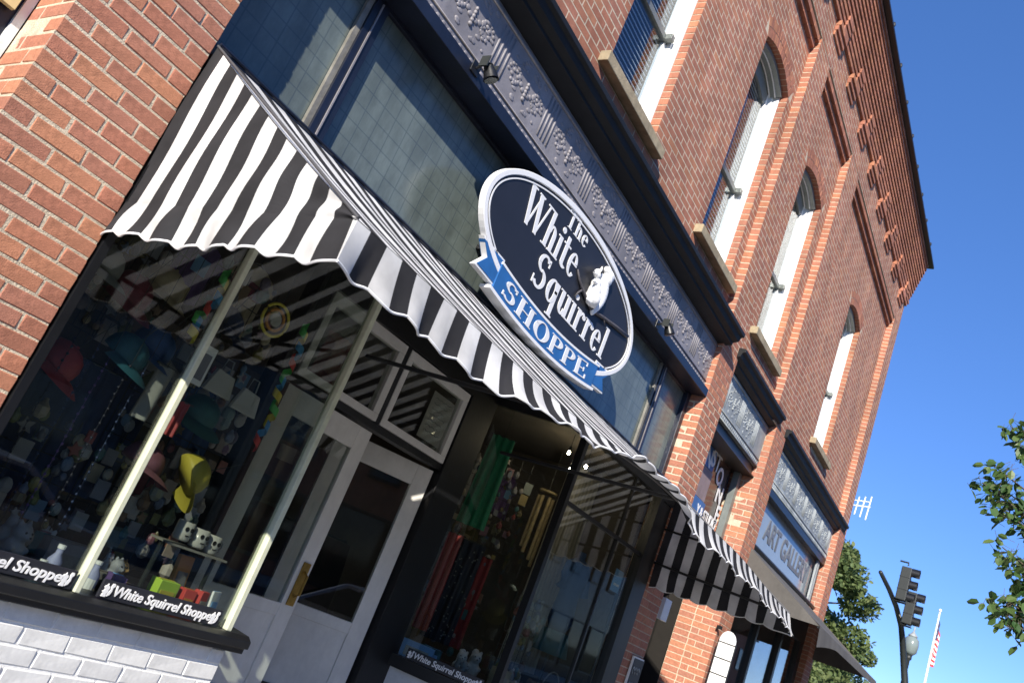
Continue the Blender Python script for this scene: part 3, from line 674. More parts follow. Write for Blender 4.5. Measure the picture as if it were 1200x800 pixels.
def side_panel(x, flip):
    hip = lambda s: AZW+(AZB-AZW)*s+sag(s)
    ap(MB().grid(lambda i, j: (x-flip*(.010*math.sin(i*19+j*4)*math.sin(math.pi*j)), AYW+(AYB-AYW)*i, hip(i)+(AZB-.003-hip(i))*j), 60, 14, lambda i, j: (AYW-AYB)*i/PER+.55), 'side_panel', 'stripe', fix=False)
    def vf(i, j):
        s = i*(AYW-AYB); amp = j*.011*math.sin(s/PER*2*math.pi+.6)+j*.016*math.sin(s*9)+.010*math.sin(j*3)*math.sin(s*23)
        drop = .145+.020*abs(math.sin(math.pi*(s/PER+.55)))
        e = (max(0., i-.86)/.14)**1.5; amp *= 1-e; drop = drop*(1-e)+.165*e
        return (x-amp*flip-(.012+.03*e)*j*flip, AYW-s-.05*e*j, AZB-.003-drop*j+amp*.25)
    ap(MB().grid(vf, 150, 6, lambda i, j: (AYW-AYB)*i/PER+.55+.08*j*math.sin(i*30)), 'side_valance', 'stripe', smooth=True, fix=False)
    ap(MB().tube([vf(k/150, 1.0) for k in range(151)], .0045, 5), 'valance_binding', 'sign_white')
side_panel(AX0, 1); side_panel(AX1, -1)
def theta(x):                                              # how far the wind lifts the valance
    base = 4+sm(2.0, 3.35, x)*56+sm(3.3, 3.7, x)*18-sm(4.2, 4.75, x)*50
    return R(base+2.5*math.sin(x/PER*2*math.pi)+5*math.sin(x*7.3)+3*math.sin(x*17+1))
def vfront(i, j):
    x = AX0-.0+(AX1-AX0)*i; s = x-AX0; L = .155-.03*sm(3.2, 3.7, x)+.03*sm(4.3, 4.9, x)+.020*abs(math.sin(math.pi*(s/PER+.1)))
    t = theta(x)*(.55+.45*j); l = L*j
    cor = max(0, 1-(x-AX0)/.12)
    return (x+(.007*j*math.sin(s/PER*2*math.pi)+.012*j*math.sin(x*11))*(1-cor)-.042*j*cor, (AYB-l*math.sin(t))*(1-cor)+cor*(AYB-.05*j), (AZB+bow(x)-.002-l*math.cos(t))*(1-cor)+cor*(AZB-.003-.165*j))
ap(MB().grid(vfront, 620, 7, lambda i, j: (AX1-AX0)*i/PER+.1), 'front_valance', 'stripe', smooth=True, fix=False)
ap(MB().tube([vfront(k/500, 1.0) for k in range(501)], .0045, 5), 'valance_binding', 'sign_white')
for x in (AX0, AX1):
    ap(MB().tube([(x, AYW, AZW+.004), (x, AYB, AZB+.004)], .006, 8), 'hip_binding', pal('charcoal_binding', (.07, .07, .075)))
ap(MB().tube([(AX0, AYW-.01, AZW+.012), (AX1, AYW-.01, AZW+.012)], .010, 8), 'head_bar', 'navy')
ap(MB().tube([(AX0+(AX1-AX0)*q/30, AYB+.015, AZB-.012+bow(AX0+(AX1-AX0)*q/30)) for q in range(31)], .013, 8), 'front_bar', 'black')
for x in (AX0+.03, 3.1, 4.6, 6.1, AX1-.03):
    ap(MB().tube([(x, AYW-.01, AZW-.04), (x, AYB+.02, AZB-.02+bow(x))], .012, 8), 'rafter', 'black')
    if x != 6.1: ap(MB().tube([(x, AYW, 2.62), (x, AYB+.02, AZB-.015+bow(x))], .012, 8), 'frame_arm', 'black')
ap(MB().tube([(AX1-.03, AYW, 2.95), (AX1-.03, 2.55, 2.93)], .011, 8), 'frame_arm', 'black')

# grey awning over the gallery window
G = thing('grey_awning', 'taupe grey cloth awning over the gallery shopfront, swept lower edge', 'awning', loc=(12.6, 3.3, 3.5)); GI = Matrix.Translation((-12.6, -3.3, -3.5))
def gp(mb, name, m, **k):
    o = mb.build(name, m, parent=G, **k); o.matrix_parent_inverse = GI; return o
GX0, GX1 = 10.35, 15.0
def gs(i, j):
    x = GX0+(GX1-GX0)*i; return (x, 3.30+(2.22-3.30)*j, 3.56+(2.86-3.56)*j-.03*math.sin(math.pi*j))
gp(MB().grid(gs, 60, 8), 'slope', 'grey_cloth', smooth=True, fix=False)
def gv(i, j):
    x = GX0+(GX1-GX0)*i; d = .10+.14*max(0, 1-abs((x-GX0)/1.2))**1.5; return (x, 2.22-.02*j, 2.86-d*j)
gp(MB().grid(gv, 60, 3), 'valance', 'grey_cloth', smooth=True, fix=False)
gp(MB().prism([(GX0, 3.30, 3.55), (GX0, 2.22, 2.85), (GX0, 3.30, 2.85)], (.004, 0, 0)), 'side_panel', 'grey_cloth'); gp(MB().prism([(GX1, 3.30, 3.55), (GX1, 2.22, 2.85), (GX1, 3.30, 2.85)], (.004, 0, 0)), 'side_panel', 'grey_cloth')
gp(MB().tube([(GX0, 2.235, 2.84), (GX1, 2.235, 2.84)], .014, 6), 'front_bar', 'black')
gp(MB().tube([(GX0, 3.30, 3.60), (GX1, 3.30, 3.60)], .03, 6), 'head_bar', 'dark_frame')

# ------------------------------------------------------------------ oval shop sign
S = thing('oval_shop_sign', 'oval black sign with white rim lettered The White Squirrel and blue Shoppe ribbon', 'sign', loc=(4.46, 3.12, 3.36)); SIv = Matrix.Translation((-4.46, -3.12, -3.36))
def sp_(mb, name, m, parent=None, **k):
    o = mb.build(name, m, **k); o.parent = parent or S
    if parent is None: o.matrix_parent_inverse = SIv
    return o
SCX, SCZ, SA, SBb, SY = 4.465, 3.865, 1.155, .480, 3.10
def ell(k, n=96, a=SA, b=SBb): return [(SCX+k[0]*math.cos(2*math.pi*i/n), 0, SCZ+k[1]*math.sin(2*math.pi*i/n)) for i in range(n)]
def ellipse_plate(a, b, y0, y1):
    return MB().prism([(p[0], y0, p[2]) for p in ell((a, b))], (0, y1-y0, 0))
sp_(ellipse_plate(SA-.02, SBb-.02, SY, SY+.03), 'board', 'sign_black')
def ering(a0, b0, a1, b1, y0, y1):
    m = MB(); n = 96; o = ell((a0, b0)); i_ = ell((a1, b1))
    V = [(p[0], y0, p[2]) for p in o]+[(p[0], y0, p[2]) for p in i_]+[(p[0], y1, p[2]) for p in o]+[(p[0], y1, p[2]) for p in i_]
    F = []
    for i in range(n):
        j = (i+1) % n; F += [(i, j, n+j, n+i), (2*n+i, 3*n+i, 3*n+j, 2*n+j), (i, 2*n+i, 2*n+j, j), (n+i, n+j, 3*n+j, 3*n+i)]
    return m.add(V, F)
sp_(ering(SA, SBb, SA-.042, SBb-.042, SY-.012, SY+.035), 'rim', 'sign_white', bevel=.004); sp_(ering(SA-.060, SBb-.060, SA-.070, SBb-.070, SY-.006, SY+.01), 'rim_line', 'sign_white')
# serif stroke letters ------------------------------------------------
def glyph_strokes(ch):
    """list of closed polygons in a unit box (cap height 1), plus advance"""
    P = []
    def rect(x0, x1, y0, y1): P.append([(x0, y0), (x1, y0), (x1, y1), (x0, y1)])
    def ser(x, y, w=.30, h=.045): rect(x-w/2, x+w/2, y, y+h)
    def bar(x0, y0, x1, y1, w0, w1=None):
        w1 = w0 if w1 is None else w1; P.append([(x0-w0/2, y0), (x0+w0/2, y0), (x1+w1/2, y1), (x1-w1/2, y1)])
    def arc(cx, cy, rx, ry, a0, a1, tx, ty, n=14):
        for i in range(n):
            qs = []
            for k, s in ((i, 1), (i+1, 1), (i+1, 0), (i, 0)):
                a = R(a0+(a1-a0)*k/n); ox, oy = rx-(0 if s else tx), ry-(0 if s else ty)
                qs.append((cx+ox*math.cos(a), cy+oy*math.sin(a)))
            P.append(qs)
    X = .66; T = .145
    if ch == 'T': rect(.26, .26+T, 0, 1); rect(0, .66, .94, 1); rect(0, .05, .78, 1); rect(.61, .66, .78, 1); ser(.33, 0); adv = .70
    elif ch == 'h': rect(.06, .06+T, 0, 1); ser(.10, 0, .26); ser(.08, .955, .18); arc(.28, .42, .20, .25, 0, 170, T, .06); rect(.48-T, .48, 0, .44); ser(.42, 0, .26); adv = .58
    elif ch == 'e': arc(.25, .33, .22, .345, 18, 320, .13, .055, 20); rect(.10, .455, .36, .41); adv = .53
    elif ch == 'W':
        bar(.05, 1, .27, 0, .17, .13); bar(.50, 1, .27, 0, .06); bar(.46, 1, .68, 0, .17, .13); bar(.93, 1, .68, 0, .06)
        ser(.08, .955, .30); ser(.48, .955, .26); ser(.92, .955, .22); adv = 1.04
    elif ch == 'i': rect(.06, .06+T, 0, X); ser(.12, 0, .27); ser(.08, X-.045, .18); arc(.135, .86, .085, .085, 0, 360, .084, .084); adv = .30
    elif ch == 't': rect(.09, .09+T, .08, .86); rect(0, .36, X-.05, X); arc(.25, .12, .155, .135, 180, 330, T, .06); adv = .40
    elif ch == 'S':
        arc(.27, .735, .24, .265, 30, 270, .12, .07, 18); arc(.27, .285, .26, .285, -150, 90, .13, .08, 18); rect(.44, .49, .74, .97); rect(.02, .065, .04, .28); adv = .62
    elif ch == 'q': arc(.25, .33, .23, .345, 0, 360, .14, .06, 24); rect(.36, .36+T, -.34, X); ser(.42, -.34, .28); adv = .58
    elif ch == 'u': rect(.07, .07+T, .2, X); ser(.10, X-.045, .2); arc(.25, .24, .18, .25, 180, 350, .13, .06); rect(.36, .36+T, 0, X); ser(.38, X-.045, .16); ser(.47, 0, .16); adv = .57
    elif ch == 'r': rect(.07, .07+T, 0, X); ser(.14, 0, .30); ser(.10, X-.045, .18); arc(.30, .46, .15, .20, 30, 165, .09, .09); arc(.40, .54, .075, .075, 0, 360, .074, .074); adv = .48
    elif ch == 'l': rect(.06, .06+T, 0, 1); ser(.13, 0, .28); ser(.09, .955, .2); adv = .30
    elif ch == 'H': rect(.08, .24, 0, 1); rect(.52, .68, 0, 1); rect(.24, .52, .47, .53)
    elif ch == 'O': arc(.38, .5, .36, .52, 0, 360, .17, .06, 28)
    elif ch == 'P': rect(.08, .24, 0, 1); arc(.30, .735, .30, .265, -90, 90, .16, .06); rect(.22, .31, .94, 1); rect(.22, .31, .47, .53)
    elif ch == 'E': rect(.08, .24, 0, 1); rect(.22, .60, .945, 1); rect(.22, .60, 0, .055); rect(.22, .46, .47, .53); rect(.55, .60, .76, 1); rect(.56, .615, 0, .26); rect(.44, .48, .38, .62)
    if ch in 'HP':
        for x in ((.16, .60) if ch == 'H' else (.16,)): ser(x, 0, .30); 
        for x in ((.16, .60) if ch == 'H' else (.12,)): ser(x, .955, .30 if ch == 'H' else .2)
    if ch == 'E': ser(.13, 0, .2); ser(.13, .955, .2)
    if ch in 'HOPE': adv = {'H': .80, 'O': .80, 'P': .66, 'E': .68}[ch]
    return P, adv
def letters(word, x0, z0, h, wid, y, place=None, nm='lettering', shear=0, m='sign_white'):
    x = 0; tot = sum(glyph_strokes(c)[1] for c in word); sx = wid/tot
    for c in word:
        P, adv = glyph_strokes(c); mb = MB()
        for k, poly in enumerate(P):
            pts = [((x+px_)*sx, pz*h) for px_, pz in poly]
            ar = sum(pts[i][0]*pts[(i+1) % len(pts)][1]-pts[(i+1) % len(pts)][0]*pts[i][1] for i in range(len(pts)))
            if ar < 0: pts = pts[::-1]
            if place: q = [place(a, b) for a, b in pts]
            else: q = [(x0+a+shear*b, z0+b) for a, b in pts]
            mb.prism([(a, y-.0035-.00012*(k % 12), b) for a, b in q], (0, .0055, 0))
        sp_(mb, nm, m); x += adv
letters('The', 4.17, 4.165, .125, .34, SY); letters('White', 3.70, 3.905, .255, .80, SY); letters('Squirrel', 4.04, 3.640, .240, 1.20, SY)
# blue ribbon with curved lettering
RCX, RR_, = 4.44, 1.62
def rib_z(x): return 3.345+.5*((x-4.44)/1.0)**2*.20     # lower edge of the ribbon
def ribbon(x0, x1, zo0, zo1, y0, y1, n=30):
    m = MB(); xs = [x0+(x1-x0)*i/n for i in range(n+1)]
    for i in range(n):
        a, b = xs[i], xs[i+1]
        m.prism([(a, y0, rib_z(a)+zo0), (b, y0, rib_z(b)+zo0), (b, y0, rib_z(b)+zo1), (a, y0, rib_z(a)+zo1)], (0, y1-y0, 0))
    return m
sp_(ribbon(3.70, 5.20, .0, .165, SY-.020, SY+.04), 'ribbon', 'sign_blue'); sp_(ribbon(3.67, 5.24, -.022, -.001, SY-.024, SY+.06), 'ribbon_edge', 'sign_white'); sp_(ribbon(3.70, 5.22, .166, .182, SY-.022, SY+.03), 'ribbon_edge', 'sign_white')
for sgn, xe in ((-1, 3.69), (1, 5.21)):
    zb = rib_z(xe)
    tl = [(xe+.02*-sgn, zb+.03), (xe+.20*sgn, zb+.045), (xe+.13*sgn, zb+.125), (xe+.22*sgn, zb+.20), (xe-.02*sgn, zb+.19)]
    if sgn < 0: tl = tl[::-1]
    sp_(MB().prism([(a, SY-.010, b) for a, b in tl], (0, .05, 0)), 'ribbon_tail', 'sign_blue')
    c = (sum(a for a, b in tl)/5, sum(b for a, b in tl)/5); t2 = [(c[0]+(a-c[0])*1.14, c[1]+(b-c[1])*1.18) for a, b in tl]
    sp_(MB().prism([(a, SY-.006, b) for a, b in t2], (0, .042, 0)), 'ribbon_edge', 'sign_white')
def rp(a, b):
    x = 3.79+a; t = math.atan(.2*(x-4.44)); return (x-math.sin(t)*b, rib_z(x)+.022+b*math.cos(t))
letters('SHOPPE', 0, 0, .120, 1.30, SY-.020, place=rp)
# carved white squirrel on a branch
ox, oz, oy = 4.735, 3.862, SY-.022
def blob_set(L): 
    m = MB()
    for dx, dz, rx, rz, dy in L: m.ball((ox+dx, oy+dy, oz+dz), rx, min(rx, rz)*.85, rz, 14, 9)
    return m
body = [(.030, .060, .072, .066, -.014), (.020, .105, .056, .070, -.014), (.004, .160, .044, .052, -.014), (.045, .030, .062, .036, -.018), (-.026, .226, .046, .038, -.020), (-.056, .216, .030, .022, -.022), (-.080, .209, .016, .013, -.022),
        (.000, .270, .012, .030, -.014), (-.022, .268, .011, .027, -.030), (-.040, .150, .032, .014, -.036), (-.068, .146, .018, .012, -.038), (-.012, .008, .052, .013, -.024), (.036, .050, .050, .046, -.032)]
remeshed(blob_set(body), 'squirrel_carving', 'squirrel', .005, None, 1).parent = S
bpy.data.objects['squirrel_carving'].matrix_parent_inverse = SIv
tl_ = [(.125+.045*math.sin(i/11*2.9), .005+.25*i/11, .026+.030*math.sin(i/11*2.4), .040, .006) for i in range(12)]+[(.150, .275, .058, .050, .006), (.165, .315, .062, .046, .006), (.120, .335, .044, .034, .006)]
remeshed(blob_set(tl_), 'squirrel_tail', 'squirrel', .005, None, 2).parent = S
bpy.data.objects['squirrel_tail'].matrix_parent_inverse = SIv
sp_(MB().ball((ox-.042, oy-.054, oz+.234), .009, .007, .009, 8, 6), 'squirrel_eye', 'black'); sp_(MB().ball((ox-.094, oy-.026, oz+.210), .007, .006, .005, 8, 6), 'squirrel_nose', 'branch')
br = MB().tube([(4.50, SY-.006, 4.00), (4.56, SY-.010, 3.95), (4.64, SY-.012, 3.915), (4.74, SY-.014, 3.885), (4.86, SY-.014, 3.865), (5.04, SY-.014, 3.90), (5.25, SY-.012, 3.935), (5.48, SY-.008, 3.965)], [.006, .009, .012, .014, .015, .013, .015, .017], 8)
br.tube([(4.64, SY-.012, 3.915), (4.60, SY-.012, 3.87), (4.585, SY-.010, 3.83)], [.009, .007, .004], 6).tube([(5.04, SY-.014, 3.90), (5.10, SY-.012, 3.86)], [.008, .004], 6)
sp_(br, 'branch_carving', 'branch', smooth=True)
for x in (3.8, 4.46, 5.1): sp_(MB().box(x-.02, x+.02, SY+.06, 3.41, 3.70, 3.73), 'bracket', 'black')

# ------------------------------------------------------------------ floodlights
def flood(x, z, label):
    o = thing('floodlight', label, 'lamp', 'floodlights above the shop sign', (x, 3.20, z)); 
    o.scale = (.78, .78, .78)
    MB().box(-.05, .05, -.012, -.001, -.05, .05).build('mounting_plate', 'black', o, bevel=.004)
    MB().tube([(0, -.01, 0), (0, -.07, .035), (0, -.12, .02)], .011, 8).build('arm', 'black', o)
    h = MB(); h.lathe([(.030, 0), (.036, .03), (.052, .075), (.058, .12), (.060, .125), (.052, .118)], (0, -.115, .03), 16, Vector((.35, -.35, -.85))); h.build('lamp_head', 'black', o, smooth=True)
    MB().lathe([(.002, .0), (.05, .002)], (.046, -.16, -.085), 14, Vector((.35, -.35, -.85))).build('lens', 'chrome', o)
    for s in (-1, 1): MB().box(s*.055-.004, s*.055+.004, -.16, -.08, -.03, .06).build('yoke', 'steel', o)
    for k in range(4): MB().lathe([(.038, 0), (.038, .005)], (.0+.006*k, -.115-.006*k, .022-.016*k), 12, Vector((.35, -.35, -.85))).build('cooling_fin', 'steel', o)
    return o
flood(2.92, 4.41, 'black floodlight on the navy beam, above the left edge of the oval sign'); flood(6.10, 4.38, 'black floodlight on the navy beam, right of the oval sign')

# ------------------------------------------------------------------ small boards in the shop windows
SQ2 = [(.0, .0), (.32, .0), (.36, .10), (.30, .22), (.40, .36), (.36, .50), (.42, .62), (.36, .74), (.24, .78), (.20, .90), (.14, .78), (.02, .72), (-.02, .62), (.08, .52), (.06, .40), (-.06, .36), (-.04, .30), (.06, .28)]
TAIL = [(.42, .05), (.62, .20), (.70, .45), (.66, .68), (.78, .82), (.72, .98), (.56, .96), (.50, .78), (.54, .55), (.46, .40), (.40, .28)]
def board(x0, x1, y, z0, z1, txt, label, clip=None, sqs=(1, 1), yaw=None, mirror=False):
    o = thing('lettered_board', label, 'sign', loc=(x0, y, z0)); ln = x1-x0; h = z1-z0
    MB().box(0, ln, 0, .012, 0, h).build('panel', 'sign_black', o, bevel=.002)
    pad = h*.85; tx = ln/2
    t = text_mesh(txt, h*.80, 'sign_white', 'lettering', o, shear=.18, mw=Matrix.Translation((tx, -.003, h*.5)) @ FACE, bold=.0012)
    wd = max(v.co.x for v in t.data.vertices)-min(v.co.x for v in t.data.vertices); avail = ln-2*pad*.95
    t.data.transform(Matrix.Diagonal((avail/wd, 1, 1, 1)))
    for k, on in enumerate(sqs):
        if not on: continue
        s = h*.80; bx = h*.12 if k == 0 else ln-h*.82
        for poly in (SQ2, TAIL): MB().prism([(bx+(.08+a)*s*.95, -.005, h*.1+b*s) for a, b in poly], (0, .006, 0)).build('squirrel_emblem', 'sign_white', o)
    return o
board(1.40, 2.145, 3.178, 1.125, 1.20, 'White Squirrel Shoppe', 'long black White Squirrel Shoppe board at the brick pier side of the window', sqs=(0, 1))
board(2.27, 2.93, 3.178, 1.125, 1.20, 'White Squirrel Shoppe', 'black White Squirrel Shoppe board with two squirrels right of the lit mullion')
b3 = board(0, .62, 0, 0, .075, 'White Squirrel Shoppe', 'black White Squirrel Shoppe board below the green garment window', sqs=(1, 1))
b3.location = (5.365, 3.86, 1.125); b3.rotation_euler = (0, 0, R(-73))

# ------------------------------------------------------------------ signs by the doorway
bs = thing('blade_sign', 'tall white round topped directory sign with stacked panels on brick pier', 'sign', loc=(9.93, 3.17, 1.42))
ph = .235
pk = .175
for k in range(6):
    z0 = .0+k*pk
    if k < 5: MB().box(-.012, .012, -.23, -.04, z0+.006, z0+pk-.006).build('panel', 'sign_white', bs, bevel=.004)
    else:
        pts = [(-.012, -.23, z0+.006), (-.012, -.04, z0+.006)]+[(-.012, -.135+.095*math.cos(t*math.pi/10), z0+.02+.12*math.sin(t*math.pi/10)) for t in range(11)]
        MB().prism(pts, (.024, 0, 0)).build('panel', 'sign_white', bs, bevel=.003)
MB().box(-.008, .008, -.24, -.03, 0, 5*pk+.02).build('backing', 'dark_frame', bs); MB().box(-.01, .01, -.03, .03, .3, .34).build('bracket', 'black', bs); MB().box(-.01, .01, -.03, .03, 1.0, 1.04).build('bracket', 'black', bs)
ck = thing('chalk_sign', 'small black lettered plaque with white edge on shaded brick pier', 'sign', loc=(7.93, 3.19, 1.25))
MB().box(-.13, .13, -.02, .0, 0, .52).build('edge_frame', 'white_paint', ck); MB().box(-.115, .13, -.024, -.0201, .015, .505).build('panel', 'sign_black', ck)
for k in range(3):
    mk = MB()
    for q in range(3): mk.tube([(-.07+.06*q+.022*math.cos(t*.9), -.0255, .40-.14*k+.03*math.sin(t*.9)) for t in range(6)], .006, 5)
    mk.build('chalk_mark', 'frieze_pale', ck)
wbx = thing('white_notice_box', 'small bright white notice box hanging in the dark doorway', 'notice', loc=(8.50, 3.28, 2.20)); MB().box(-.09, .09, 0, .05, 0, .22).build('box', 'sign_white', wbx, bevel=.006); MB().tube([(0, .025, .22), (0, .025, .95)], .004, 6).build('hanging_wire', 'black', wbx)

# ------------------------------------------------------------------ goods in the windows
def cloth(name, label, cat, x, y, z, wd, ht, m, yaw=0, folds=3, amp=.02, group=None, taper=0):
    o = thing(name, label, cat, group, (x, y, z)); 
    MB().grid(lambda i, j: ((i-.5)*wd*(1+taper*j), amp*math.sin(i*folds*2*math.pi+j*1.2)*(.4+.6*j), -ht*j), 24, 10).build('cloth', m, o, smooth=True, fix=False)
    MB().grid(lambda i, j: ((i-.5)*wd*(1+taper*j), amp*math.sin(i*folds*2*math.pi+j*1.2)*(.4+.6*j)+.006, -ht*j), 24, 10).build('lining', m, o, smooth=True, fix=False)
    MB().tube([(-wd/2-.02, .003, .0), (wd/2+.02, .003, 0)], .006, 6).build('hanger_rod', 'steel', o); MB().tube([(0, .003, 0), (0, .003, max(.1, min(3.28-z, .5)))], .002, 5).build('hanger_wire', 'steel', o)
    o.rotation_euler.z = yaw; return o
def cap_(label, x, y, z, m, yaw=0, tilt=0):
    o = thing('cap', label, 'cap', 'caps hung in the window', (x, y, z))
    MB().lathe([(.098, 0), (.10, .02), (.094, .055), (.075, .088), (.042, .108), (.006, .114)], (0, 0, 0), 16).build('crown', m, o, smooth=True)
    MB().grid(lambda i, j: ((.085+.085*j)*math.sin((i-.5)*2.3), -(.085+.095*j)*math.cos((i-.5)*2.3)*(1), .012-.03*j*j-.02*(i-.5)**2), 12, 5).build('brim', m, o, smooth=True, fix=False)
    MB().ball((0, 0, .116), .009, .009, .006, 8, 5).build('button', m, o)
    MB().tube([(0, 0, .11), (0, .0, .3)], .002, 5).build('hanging_thread', 'steel', o)
    o.rotation_euler = (tilt, .15, yaw); return o
def plush(label, x, y, z, s, m, group='plush squirrels in the window', yaw=0):
    b = MB()
    for (dx, dy, dz, rx, ry, rz) in ((0, 0, .42, .34, .30, .42), (0, -.06, .95, .26, .26, .25), (-.16, -.02, 1.18, .08, .06, .12), (.16, -.02, 1.18, .08, .06, .12), (0, -.28, .88, .12, .12, .09), (-.22, -.22, .10, .16, .22, .11), (.22, -.22, .10, .16, .22, .11), (-.26, -.16, .55, .10, .16, .10), (.26, -.16, .55, .10, .16, .10), (0, .32, .35, .18, .18, .3), (0, .44, .75, .2, .18, .3), (0, .36, 1.1, .18, .16, .2)):
        b.ball((dx*s, dy*s, dz*s), rx*s, ry*s, rz*s, 12, 8)
    o = thing('plush_squirrel', label, 'soft toy', group, (x, y, z))
    remeshed(b, 'body', m, s*.055, o, 3)
    for e in (-1, 1): MB().ball((e*.10*s, -.29*s, 1.0*s), .03*s, .03*s, .035*s, 8, 5).build('eye', 'black', o)
    MB().ball((0, -.40*s, .91*s), .035*s, .03*s, .028*s, 8, 5).build('nose', 'black', o)
    o.rotation_euler.z = yaw; return o
def carton(name, label, cat, x, y, z, wx, wy, wz, m, m2, yaw=0, lean=0):
    o = thing(name, label, cat, None, (x, y, z))
    MB().box(-wx/2, wx/2, -wy/2, wy/2, 0, wz).build('carton', m, o, bevel=.003)
    MB().box(-wx*.36, wx*.36, -wy/2-.0025, -wy/2-.0005, wz*.25, wz*.72).build('printed_panel', m2, o); MB().box(-wx*.40, wx*.40, -wy*.1, wy*.1, wz+.0005, wz+.003).build('lid_tape', m2, o)
    o.rotation_euler = (lean, 0, yaw); return o
def mug(label, x, y, z, m):
    o = thing('mug', label, 'mug', 'face mugs on the window shelf', (x, y, z))
    MB().lathe([(.034, 0), (.040, .01), (.041, .09), (.037, .09), (.036, .012)], (0, 0, 0), 18).build('cup', m, o, smooth=True)
    MB().tube([(.04, 0, .075), (.068, 0, .07), (.072, 0, .045), (.06, 0, .025), (.04, 0, .022)], .006, 8).build('handle', m, o, smooth=True)
    for e in (-1, 1): MB().lathe([(.011, 0), (.011, .003)], (e*.015, -.0385, .058), 10, Vector((0, -1, 0))).build('eye', 'black', o)
    MB().box(-.012, .012, -.043, -.040, .026, .031).build('mouth', 'black', o); return o
def bottle(label, x, y, z, m, h=.14):
    o = thing('bottle', label, 'bottle', None, (x, y, z))
    MB().lathe([(.026, 0), (.030, .01), (.030, h*.62), (.014, h*.78), (.013, h*.90)], (0, 0, 0), 14).build('body', m, o, smooth=True)
    MB().lathe([(.016, h*.9), (.016, h)], (0, 0, 0), 12).build('cap', 'sign_white', o); MB().lathe([(.0305, h*.18), (.0305, h*.50)], (0, 0, 0), 14).build('label', 'sign_white', o); return o
def garland(label, pts, cols):
    o = thing('paper_garland', label, 'garland', 'spiral paper garlands', pts[0]); p0 = Vector(pts[0]); L = len(pts)
    for k, c in enumerate(cols):
        def f(i, j, k=k):
            t = (k+i)/len(cols)*(L-1); n = min(int(t), L-2); q = Vector(pts[n]).lerp(Vector(pts[n+1]), t-n)-p0
            a = (k+i)*4.6; rr = .022; return (q.x+rr*math.cos(a), q.y+rr*math.sin(a), q.z+(j-.5)*.045)
        MB().grid(f, 14, 2).build('spiral', c, o, smooth=True, fix=False)
    MB().tube([(0, 0, 0), (0, 0, .35)], .0015, 4).build('thread', 'steel', o); return o
pal('red_cloth', (.30, .028, .03), noise=.15); pal('teal_cloth', (.02, .095, .125)); pal('blue_cloth', (.022, .06, .16)); pal('navy_cloth', (.02, .035, .09), noise=.3, nscale=14); pal('grey_cloth2', (.22, .22, .205))
pal('yellow_cloth', (.36, .30, .035)); pal('lime_paper', (.42, .62, .06)); pal('orange_paper', (.50, .22, .05)); pal('red_paper', (.55, .06, .05)); pal('green_cloth', (.02, .24, .115)); pal('black_dotted', (.015, .016, .03))
pal('bamboo', (.42, .33, .17), noise=.3, nscale=20); pal('sky_paper', (.20, .42, .75)); pal('green_paper', (.08, .45, .10)); pal('yellow_paper', (.60, .50, .06)); pal('blue_paper', (.04, .25, .50)); pal('grey_plush', (.25, .26, .28), bump=.6, bscale=40); pal('white_plush', (.66, .66, .66), bump=.6, bscale=40)
pal('cream_ceramic', (.38, .37, .34), rough=.25); pal('lilac', (.30, .32, .5))
cap_('red cap hanging next to the brick pier', 1.79, 3.50, 1.90, 'red_cloth', .5, .5); cap_('teal cap hanging between the red and blue caps', 2.03, 3.48, 2.05, 'teal_cloth', .3, .4)
cap_('blue cap hanging nearest the left mullion', 2.18, 3.56, 2.15, 'blue_cloth', .2, .4); cap_('yellow cap hung right of the lit mullion', 2.60, 3.46, 1.70, 'yellow_cloth', 1.2, 1.0)
cloth('hanging_shirt', 'wide dark navy garment hanging behind the caps', 'shirt', 1.98, 3.72, 2.0, .55, .72, 'navy_cloth', .1, 6, .025)
cloth('hanging_shirt', 'narrow navy garment hanging near the lit mullion', 'shirt', 2.36, 3.80, 2.05, .30, .62, 'navy_cloth', .1, 4, .025)
cloth('hanging_stocking', 'pale grey stocking hanging left of the lit mullion', 'stocking', 2.22, 3.42, 2.10, .10, .26, 'grey_cloth2', .2, 1, .02)
cloth('hanging_tea_towel', 'small red cloth hanging right of the lit mullion', 'towel', 2.41, 3.46, 2.0, .07, .17, 'red_cloth', 0, 2, .01)
fr_ = thing('framed_tag', 'small white framed print hung beside the lit mullion', 'print', loc=(2.33, 3.36, 2.08)); MB().box(-.045, .045, 0, .012, 0, .19).build('frame', 'sign_white', fr_, bevel=.003); MB().box(-.03, .03, -.003, -.001, .025, .15).build('print', 'frieze', fr_); MB().tube([(0, .006, .19), (0, .006, .5)], .002, 5).build('hanging_thread', 'steel', fr_)
for k, (x, z, lb) in enumerate(((2.55, 2.10, 'white tote bag hanging, left of two'), (2.74, 2.08, 'white tote bag hanging, right of two'))):
    o = thing('tote_bag', lb, 'bag', 'white totes hung in the window', (x, 3.46, z)); MB().prism([(-.085, 0, 0), (.085, 0, 0), (.06, 0, .11), (-.05, 0, .12)], (0, .03, 0)).build('bag', 'cream_ceramic', o, bevel=.006); MB().tube([(-.03, .015, .11), (-.02, .015, .18), (.02, .015, .18), (.03, .015, .11)], .004, 6).build('handle', 'grey_cloth2', o)
mug('grey face mug, leftmost of three', 2.69, 3.40, 1.42, 'cream_ceramic'); mug('cream face mug between two others', 2.79, 3.40, 1.41, 'cream_ceramic'); mug('face mug nearest the entrance corner', 2.89, 3.42, 1.40, 'cream_ceramic')
sf = thing('glass_shelf', 'small shelf carrying three face mugs', 'shelf', loc=(2.79, 3.42, 1.09)); MB().box(-.18, .19, -.06, .08, .30, .31).build('shelf_board', 'wood', sf)
for a in (-.16, .17): MB().box(a-.006, a+.006, 0, .02, 0, .30).build('support', 'steel', sf)
